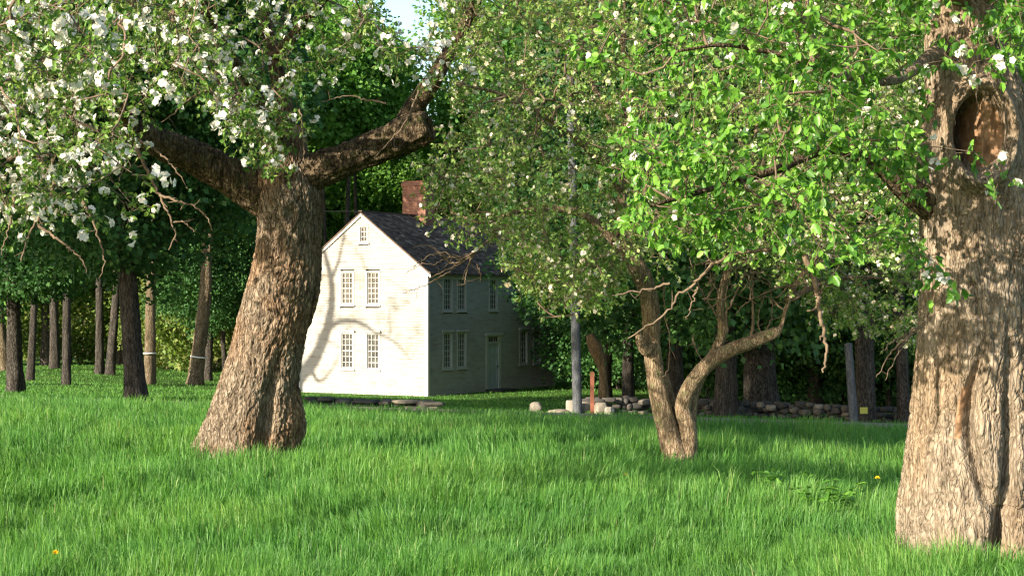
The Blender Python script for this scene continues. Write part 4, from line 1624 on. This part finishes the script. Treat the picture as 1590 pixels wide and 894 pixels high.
    lower = [(860, 60), (900, 140), (950, 270), (980, 350), (1020, 370), (1120, 378), (1200, 365), (1290, 370), (1350, 375), (1420, 385), (1440, 330), (1475, 130), (1590, 60), (1700, 60)]
    gaps = [(930, 80, 80, 140, .2), (1120, 130, 70, 50, .35), (1060, 180, 90, 50, .3), (1180, 210, 60, 40, .4), (1370, 330, 50, 40, .5), (960, 250, 70, 60, .3)]
    T1 = sample_crown(rng, 310, 900, 1440, -150, lower, (8.8, 11.9), gaps, .42, 0.14)
    T2 = sample_crown(rng, 170, 1380, 1700, -260, [(1380, -20), (1500, 60), (1590, 100), (1700, 130)], (9.0, 12.6), [(1521, 208, 90, 110, 0)], .35, -.1)
    T3 = sample_crown(rng, 90, 960, 1420, 200, [(960, 365), (1420, 390)], (9.0, 10.8), (), .3, -.05)
    T4 = np.array([at(a, b, 9.9) for a, b in ((1462, 425), (1475, 440), (1448, 405), (1512, 236), (1530, 262), (1465, 90), (1480, 60), (1560, 40), (1550, 90), (1570, 60), (1530, 20), (1410, 260), (1410, 390))])
    T1 = T1[~((np.abs(CX + T1[:, 0] / T1[:, 1] * F - 1440) < 45) & (rng.rand(len(T1)) < .7))]
    T = np.vstack([T1, T2, T3, T4])
    ch, dirs = grow(list(limbs.values()), T, rng, step=.1, wig=.16, tip=.0024, pw=.42, rise=.05, cap_r=.03)
    tw, e2, d, lp, ld, lnn, sz = twigs_and_leaves(T, dirs, rng, 4, .13, 7, .054, .55, .1)
    V, Fc = tubes(ch + tw, 6)
    mesh_np('branch', V - base, Fc, M['twig'], root, smooth=True)
    V, Fc, t = leaves_mesh(lp, ld, lnn, sz, rng, .62, False)
    mesh_np('foliage', V - base, Fc, M['leaf_near'], root, attrs={'tint': t})
    px = CX + e2[:, 0] / e2[:, 1] * F
    py = HY - (e2[:, 2] - EYE) / e2[:, 1] * F
    pr = np.where(px > 1440, .32, np.where((py < 60) & (px < 1330), .08, .016))
    kk = rng.rand(len(e2)) < pr
    V, Fc, t = blossoms_mesh(e2[kk], d[kk] + np.array([-.2, -.3, .4]), rng, 5, .03, .018)
    o = mesh_np('blossom', V - base, Fc, M['petal'], root, attrs={'tint': t})
    o['kind'] = 'stuff'
    dt = dead_twigs([
        ([(1250, 395, 10.2), (1262, 430, 10.2), (1270, 462, 10.2), (1275, 500, 10.2), (1283, 535, 10.2), (1278, 578, 10.2)], 11),
        ([(1200, 385, 10), (1140, 395, 10), (1110, 410, 10), (1080, 440, 10), (1055, 458, 10), (1030, 490, 10), (975, 525, 10)], 7),
        ([(1083, 445, 10), (1075, 470, 10), (1064, 495, 10)], 4),
        ([(1040, 440, 10), (1000, 450, 10), (950, 458, 10)], 5),
        ([(1432, 505, 11), (1400, 530, 10.9), (1378, 555, 10.9), (1360, 585, 10.8)], 5),
        ([(1410, 522, 11), (1385, 530, 10.9), (1365, 550, 10.8)], 4),
        ([(1420, 515, 11), (1395, 545, 10.9), (1375, 590, 10.8)], 3.5),
        ([(1515, 40, 10.2), (1517, 120, 10.2), (1519, 190, 10.2)], 5),
        ([(1536, 70, 10.2), (1556, 150, 10.2), (1562, 200, 10.2), (1556, 260, 10.2), (1540, 320, 10.5)], 5),
        ([(1500, 145, 10.3), (1482, 165, 10.3), (1483, 195, 10.3)], 4),
        ([(1540, 285, 10.6), (1530, 310, 10.6), (1535, 345, 10.6)], 3),
    ], rng, root, base)


right_apple()


def middle_apple():
    rng = R(401)
    Y0 = 18.2
    base = at(1055, 715, Y0)
    base[2] = gz(base[0], Y0)
    root = empty('apple_tree', base, 'slender forked apple tree with twisted stems and small blossom in mid field', 'tree')
    st = [
        wood([(1052, 735, Y0, 68), (1048, 706, Y0, 54), (1036, 665, Y0, 42), (1024, 620, Y0, 38), (1016, 570, Y0, 36), (1012, 530, Y0, 34), (1011, 490, Y0, 36), (1006, 455, Y0, 36), (995, 425, Y0, 38), (978, 395, Y0, 34), (965, 360, Y0, 26), (966, 310, Y0, 20), (970, 250, Y0, 18), (972, 190, Y0, 17), (970, 120, Y0, 16), (968, 40, Y0, 13), (970, -60, Y0, 9), (975, -180, Y0, 5)]),
        wood([(1060, 735, Y0 + .02, 50), (1067, 700, Y0, 40), (1068, 665, Y0, 36), (1060, 635, Y0, 32), (1068, 606, Y0 - .05, 31), (1088, 577, Y0 - .1, 30), (1112, 555, Y0 - .15, 29), (1142, 540, Y0 - .2, 28), (1172, 529, Y0 - .2, 26), (1203, 516, Y0 - .2, 23), (1213, 506, Y0 - .2, 9), (1222, 475, Y0 - .2, 9), (1240, 435, Y0 - .2, 11), (1270, 395, Y0 - .2, 11), (1310, 340, Y0 - .2, 9), (1350, 260, Y0 - .2, 6)]),
        wood([(1058, 690, Y0 + .1, 26), (1050, 650, Y0 + .15, 20), (1040, 610, Y0 + .2, 15), (1034, 580, Y0 + .25, 10)]),
        wood([(1072, 660, Y0 + .1, 22), (1078, 615, Y0 + .1, 18), (1095, 570, Y0 + .1, 20), (1112, 540, Y0, 20), (1122, 515, Y0, 20), (1118, 480, Y0, 16), (1122, 445, Y0, 13), (1135, 400, Y0, 11), (1150, 330, Y0, 9), (1170, 240, Y0, 7), (1180, 130, Y0, 5)]),
        wood([(1008, 450, Y0, 26), (985, 420, Y0, 26), (955, 375, Y0 - .1, 22), (930, 350, Y0 - .2, 18), (895, 330, Y0 - .3, 15), (850, 324, Y0 - .4, 12), (800, 330, Y0 - .5, 9), (750, 345, Y0 - .6, 7), (700, 330, Y0 - .7, 4)]),
        wood([(968, 300, Y0, 15), (920, 240, Y0 - .5, 12), (860, 190, Y0 - 1, 10), (790, 150, Y0 - 1.4, 8), (710, 130, Y0 - 1.6, 5)]),
        wood([(970, 200, Y0, 14), (1040, 130, Y0 + .5, 11), (1130, 70, Y0 + 1, 9), (1230, 20, Y0 + 1.3, 6)]),
        wood([(970, 240, Y0, 13), (930, 150, Y0 + 1, 11), (870, 60, Y0 + 1.8, 8), (800, -20, Y0 + 2.2, 5)]),
        wood([(1222, 465, Y0, 14), (1280, 440, Y0 + .6, 11), (1340, 430, Y0 + 1.2, 8), (1410, 440, Y0 + 1.6, 5)]),
        wood([(1014, 535, Y0 - .05, 20), (1003, 545, Y0 - .12, 20), (994, 530, Y0 - .16, 18), (991, 515, Y0 - .16, 12)]),
    ]
    for k, l in enumerate(st):
        l[:, 3] *= .76
        big = k < 2
        V, Fc = trunk_mesh(l, 240 if big else 90, 54 if big else 20, 51 + k, .010 if big else .005, 22, 5, lump=.1)
        mesh_np('trunk' if k == 0 else 'limb', V - base, Fc, M['bark_mid'], root, smooth=True)
    lower = [(610, 210), (640, 250), (670, 330), (700, 360), (780, 370), (830, 400), (870, 470), (920, 440), (960, 400), (1020, 400), (1100, 430), (1200, 420), (1300, 400), (1460, 400)]
    T1 = sample_crown(rng, 2000, 615, 1460, -200, lower, (15.6, 20.4), [(1100, 430, 90, 50, .3), (740, 440, 80, 70, .1)], .4, -.25, left=[(-200, 700), (140, 710), (215, 705), (250, 640), (300, 650), (360, 700)])
    T2 = sample_crown(rng, 200, 1230, 1460, 380, [(1230, 420), (1300, 500), (1440, 520), (1460, 520)], (18.5, 21), (), .4, -.2)
    T3 = sample_crown(rng, 70, 800, 960, 400, [(800, 420), (850, 470), (900, 480), (960, 440)], (16.5, 18.5), (), .4, -.2)
    T = np.vstack([T1, T2, T3])
    ch, dirs = grow(st[:2] + st[3:9], T, rng, step=.16, wig=.15, tip=.002, pw=.42, rise=.06, cap_r=.035)
    tw, e2, d, lp, ld, lnn, sz = twigs_and_leaves(T, dirs, rng, 5, .2, 9, .045, .3, .1)
    V, Fc = tubes(ch + tw, 5)
    mesh_np('branch', V - base, Fc, M['twig'], root, smooth=True)
    V, Fc, t = leaves_mesh(lp, ld, lnn, sz, rng, .6, True)
    mesh_np('foliage', V - base, Fc, M['leaf_mid'], root, attrs={'tint': t})
    px = CX + e2[:, 0] / e2[:, 1] * F
    pr = np.where(px > 1280, .5, .32) + .25 * fbm(e2 * 1.5, 2, 8)
    kk = rng.rand(len(e2)) < pr
    V, Fc, t = blossoms_mesh(e2[kk], d[kk] + np.array([-.2, -.3, .4]), rng, 3, .024, .017)
    o = mesh_np('blossom', V - base, Fc, M['petal_cream'], root, attrs={'tint': t})
    o['kind'] = 'stuff'
    # bare tangle: dead spray in front of the roof, suckers in the fork, hanging twigs
    lines = [
        ([(800, 345, 17.4), (770, 365, 17.3), (745, 385, 17.2), (730, 400, 17.2), (710, 412, 17.2), (690, 420, 17.2), (665, 433, 17.2)], 6),
        ([(745, 385, 17.2), (715, 402, 17.1), (690, 392, 17.1), (665, 398, 17.1), (640, 415, 17.1)], 4),
        ([(735, 395, 17.2), (725, 420, 17.2), (722, 440, 17.2), (708, 443, 17.2)], 4),
        ([(720, 405, 17.2), (700, 408, 17.2), (680, 390, 17.2), (660, 380, 17.2), (640, 385, 17.2)], 3.5),
        ([(742, 410, 17.2), (746, 425, 17.2), (745, 437, 17.2)], 2.5),
        ([(700, 420, 17.2), (680, 432, 17.2), (650, 447, 17.2), (625, 455, 17.2)], 3),
        ([(780, 355, 17.4), (750, 360, 17.3), (720, 375, 17.2), (690, 378, 17.2)], 3.5),
        ([(715, 398, 17.2), (695, 400, 17.2), (675, 410, 17.2), (655, 410, 17.2), (630, 425, 17.2)], 3),
        ([(835, 470, 17), (860, 490, 17), (890, 488, 17), (835, 495, 17)], 3.5),
        ([(1030, 430, 18), (1032, 480, 18), (1040, 530, 18), (1036, 575, 18), (1028, 585, 18)], 3.5),
        ([(1075, 520, 17.9), (1082, 545, 17.9), (1095, 568, 17.9)], 3.5),
        ([(1168, 525, 18), (1169, 490, 18), (1168, 455, 18), (1170, 420, 18)], 6),
        ([(1180, 522, 18), (1178, 490, 18), (1190, 450, 18)], 3),
        ([(1130, 515, 18), (1128, 470, 18), (1130, 420, 18), (1125, 380, 18)], 4),
        ([(1190, 515, 18), (1200, 480, 18), (1195, 440, 18)], 3),
        ([(1122, 500, 18), (1100, 470, 18), (1085, 440, 18), (1070, 400, 18)], 3.5),
        ([(1130, 480, 18), (1150, 440, 18), (1165, 400, 18), (1160, 350, 18)], 4),
        ([(1240, 440, 18), (1200, 450, 18), (1160, 470, 18), (1140, 490, 18)], 4),
        ([(1225, 470, 18), (1250, 450, 18), (1240, 410, 18), (1215, 380, 18)], 5),
        ([(1215, 480, 18), (1190, 460, 18), (1170, 470, 18)], 3),
        ([(1240, 430, 18), (1270, 410, 18), (1290, 400, 18), (1300, 380, 18)], 5),
    ]
    dead_twigs(lines, rng, root, base)
    lines = []
    for _ in range(55):
        cx, cyy = rng.uniform(1090, 1270), rng.uniform(380, 480)
        a = rng.uniform(-1.9, -.4) if rng.rand() < .6 else rng.uniform(0, 6.28)
        L = rng.uniform(30, 80)
        Y = rng.uniform(17.4, 18.8)
        b = a + rng.uniform(-.7, .7)
        lines.append(([(cx, cyy, Y), (cx + L * .5 * math.cos(a), cyy + L * .5 * math.sin(a), Y + rng.uniform(-.2, .2)), (cx + L * .5 * math.cos(a) + L * .5 * math.cos(b), cyy + L * .5 * math.sin(a) + L * .5 * math.sin(b), Y + rng.uniform(-.3, .3))], rng.uniform(1.6, 3.2)))
    V, Fc = tubes(dead_twigs(lines, rng), 6)
    mesh_np('branch', V - base, Fc, M['twig'], root, smooth=True)


middle_apple()


# ------------------------------------------------------------------ flowers and weeds in the grass
def dandelion(px, py, Y, lab):
    rng = R(int(px))
    x = wx(px, Y)
    z = gz(x, Y)
    top = at(px, py, Y)[2]
    root = empty('dandelion', (x, Y, z), lab, 'flower', 'dandelions in the tall grass')
    h = max(.1, top - z)
    V, Fc = tubes([(np.array([[0, 0, 0], [.01, 0, h * .5], [0, 0, h]]), np.array([.003, .003, .0025]))], 6)
    mesh_np('stem', V, Fc, M['grass'], root)
    n = 60
    a = rng.rand(n) * 6.28
    e = rng.rand(n) * 1.3
    D = np.stack([np.cos(a) * np.cos(e), np.sin(a) * np.cos(e), np.sin(e)], -1)
    V, Fc, t = leaves_mesh(np.tile([0, 0, h], (n, 1)) + D * .002, D, rng.randn(n, 3), np.full(n, .022), rng, .35, True)
    mesh_np('flower_head', V, Fc, M['dandelion'], root, attrs={'tint': t})


dandelion(87, 858, 10.3, 'yellow dandelion in the bottom left corner of the field')
dandelion(971, 737, 15.2, 'yellow dandelion left below the forked apple tree')
dandelion(1362, 742, 14.6, 'yellow dandelion just left of the big right trunk')


def weed(px, Y, s, seed, lab, n=34):
    rng = R(seed)
    x = wx(px, Y)
    z = gz(x, Y)
    root = empty('broadleaf_weed', (x, Y, z), lab, 'plant', 'broad leaved weeds in the grass')
    ch, LP, LD = [], [], []
    for k in range(9):
        a = rng.rand() * 6.28
        d = np.array([math.cos(a), math.sin(a), 0]) * rng.uniform(.05, .3) * s
        P = np.array([[0, 0, 0], d * .4 + [0, 0, .16 * s], d + [0, 0, rng.uniform(.24, .36) * s]])
        P = catmull(P, 8)
        ch.append((P, np.linspace(.004, .0018, 8)))
        for i in range(2, 8):
            for q in range(3):
                LP.append(P[i])
                LD.append(unit(rng.randn(3) * [1, 1, .4] + d * 2))
    V, Fc = tubes(ch, 5)
    mesh_np('stem', V, Fc, M['leaf_near'], root, attrs={'tint': np.full(len(V), .3)})
    LP, LD = np.array(LP), np.array(LD)
    V, Fc, t = leaves_mesh(LP, LD, unit(rng.randn(len(LP), 3) * .4 + [0, 0, 1]), .075 * s * (.6 + .8 * rng.rand(len(LP))), rng, .4, False)
    mesh_np('leaf', V, Fc, M['leaf_near'], root, attrs={'tint': t * .7})


weed(1285, 13.6, 1.0, 1, 'leafy broad leaved weed clump left of the big right trunk')
weed(1215, 14.8, .9, 2, 'smaller weed clump at the edge of the grass shadow')
weed(1180, 15.4, .8, 3, 'low weed clump right below the forked apple tree')

# soil bank on the near side of the wall
print('objects', len(bpy.data.objects))
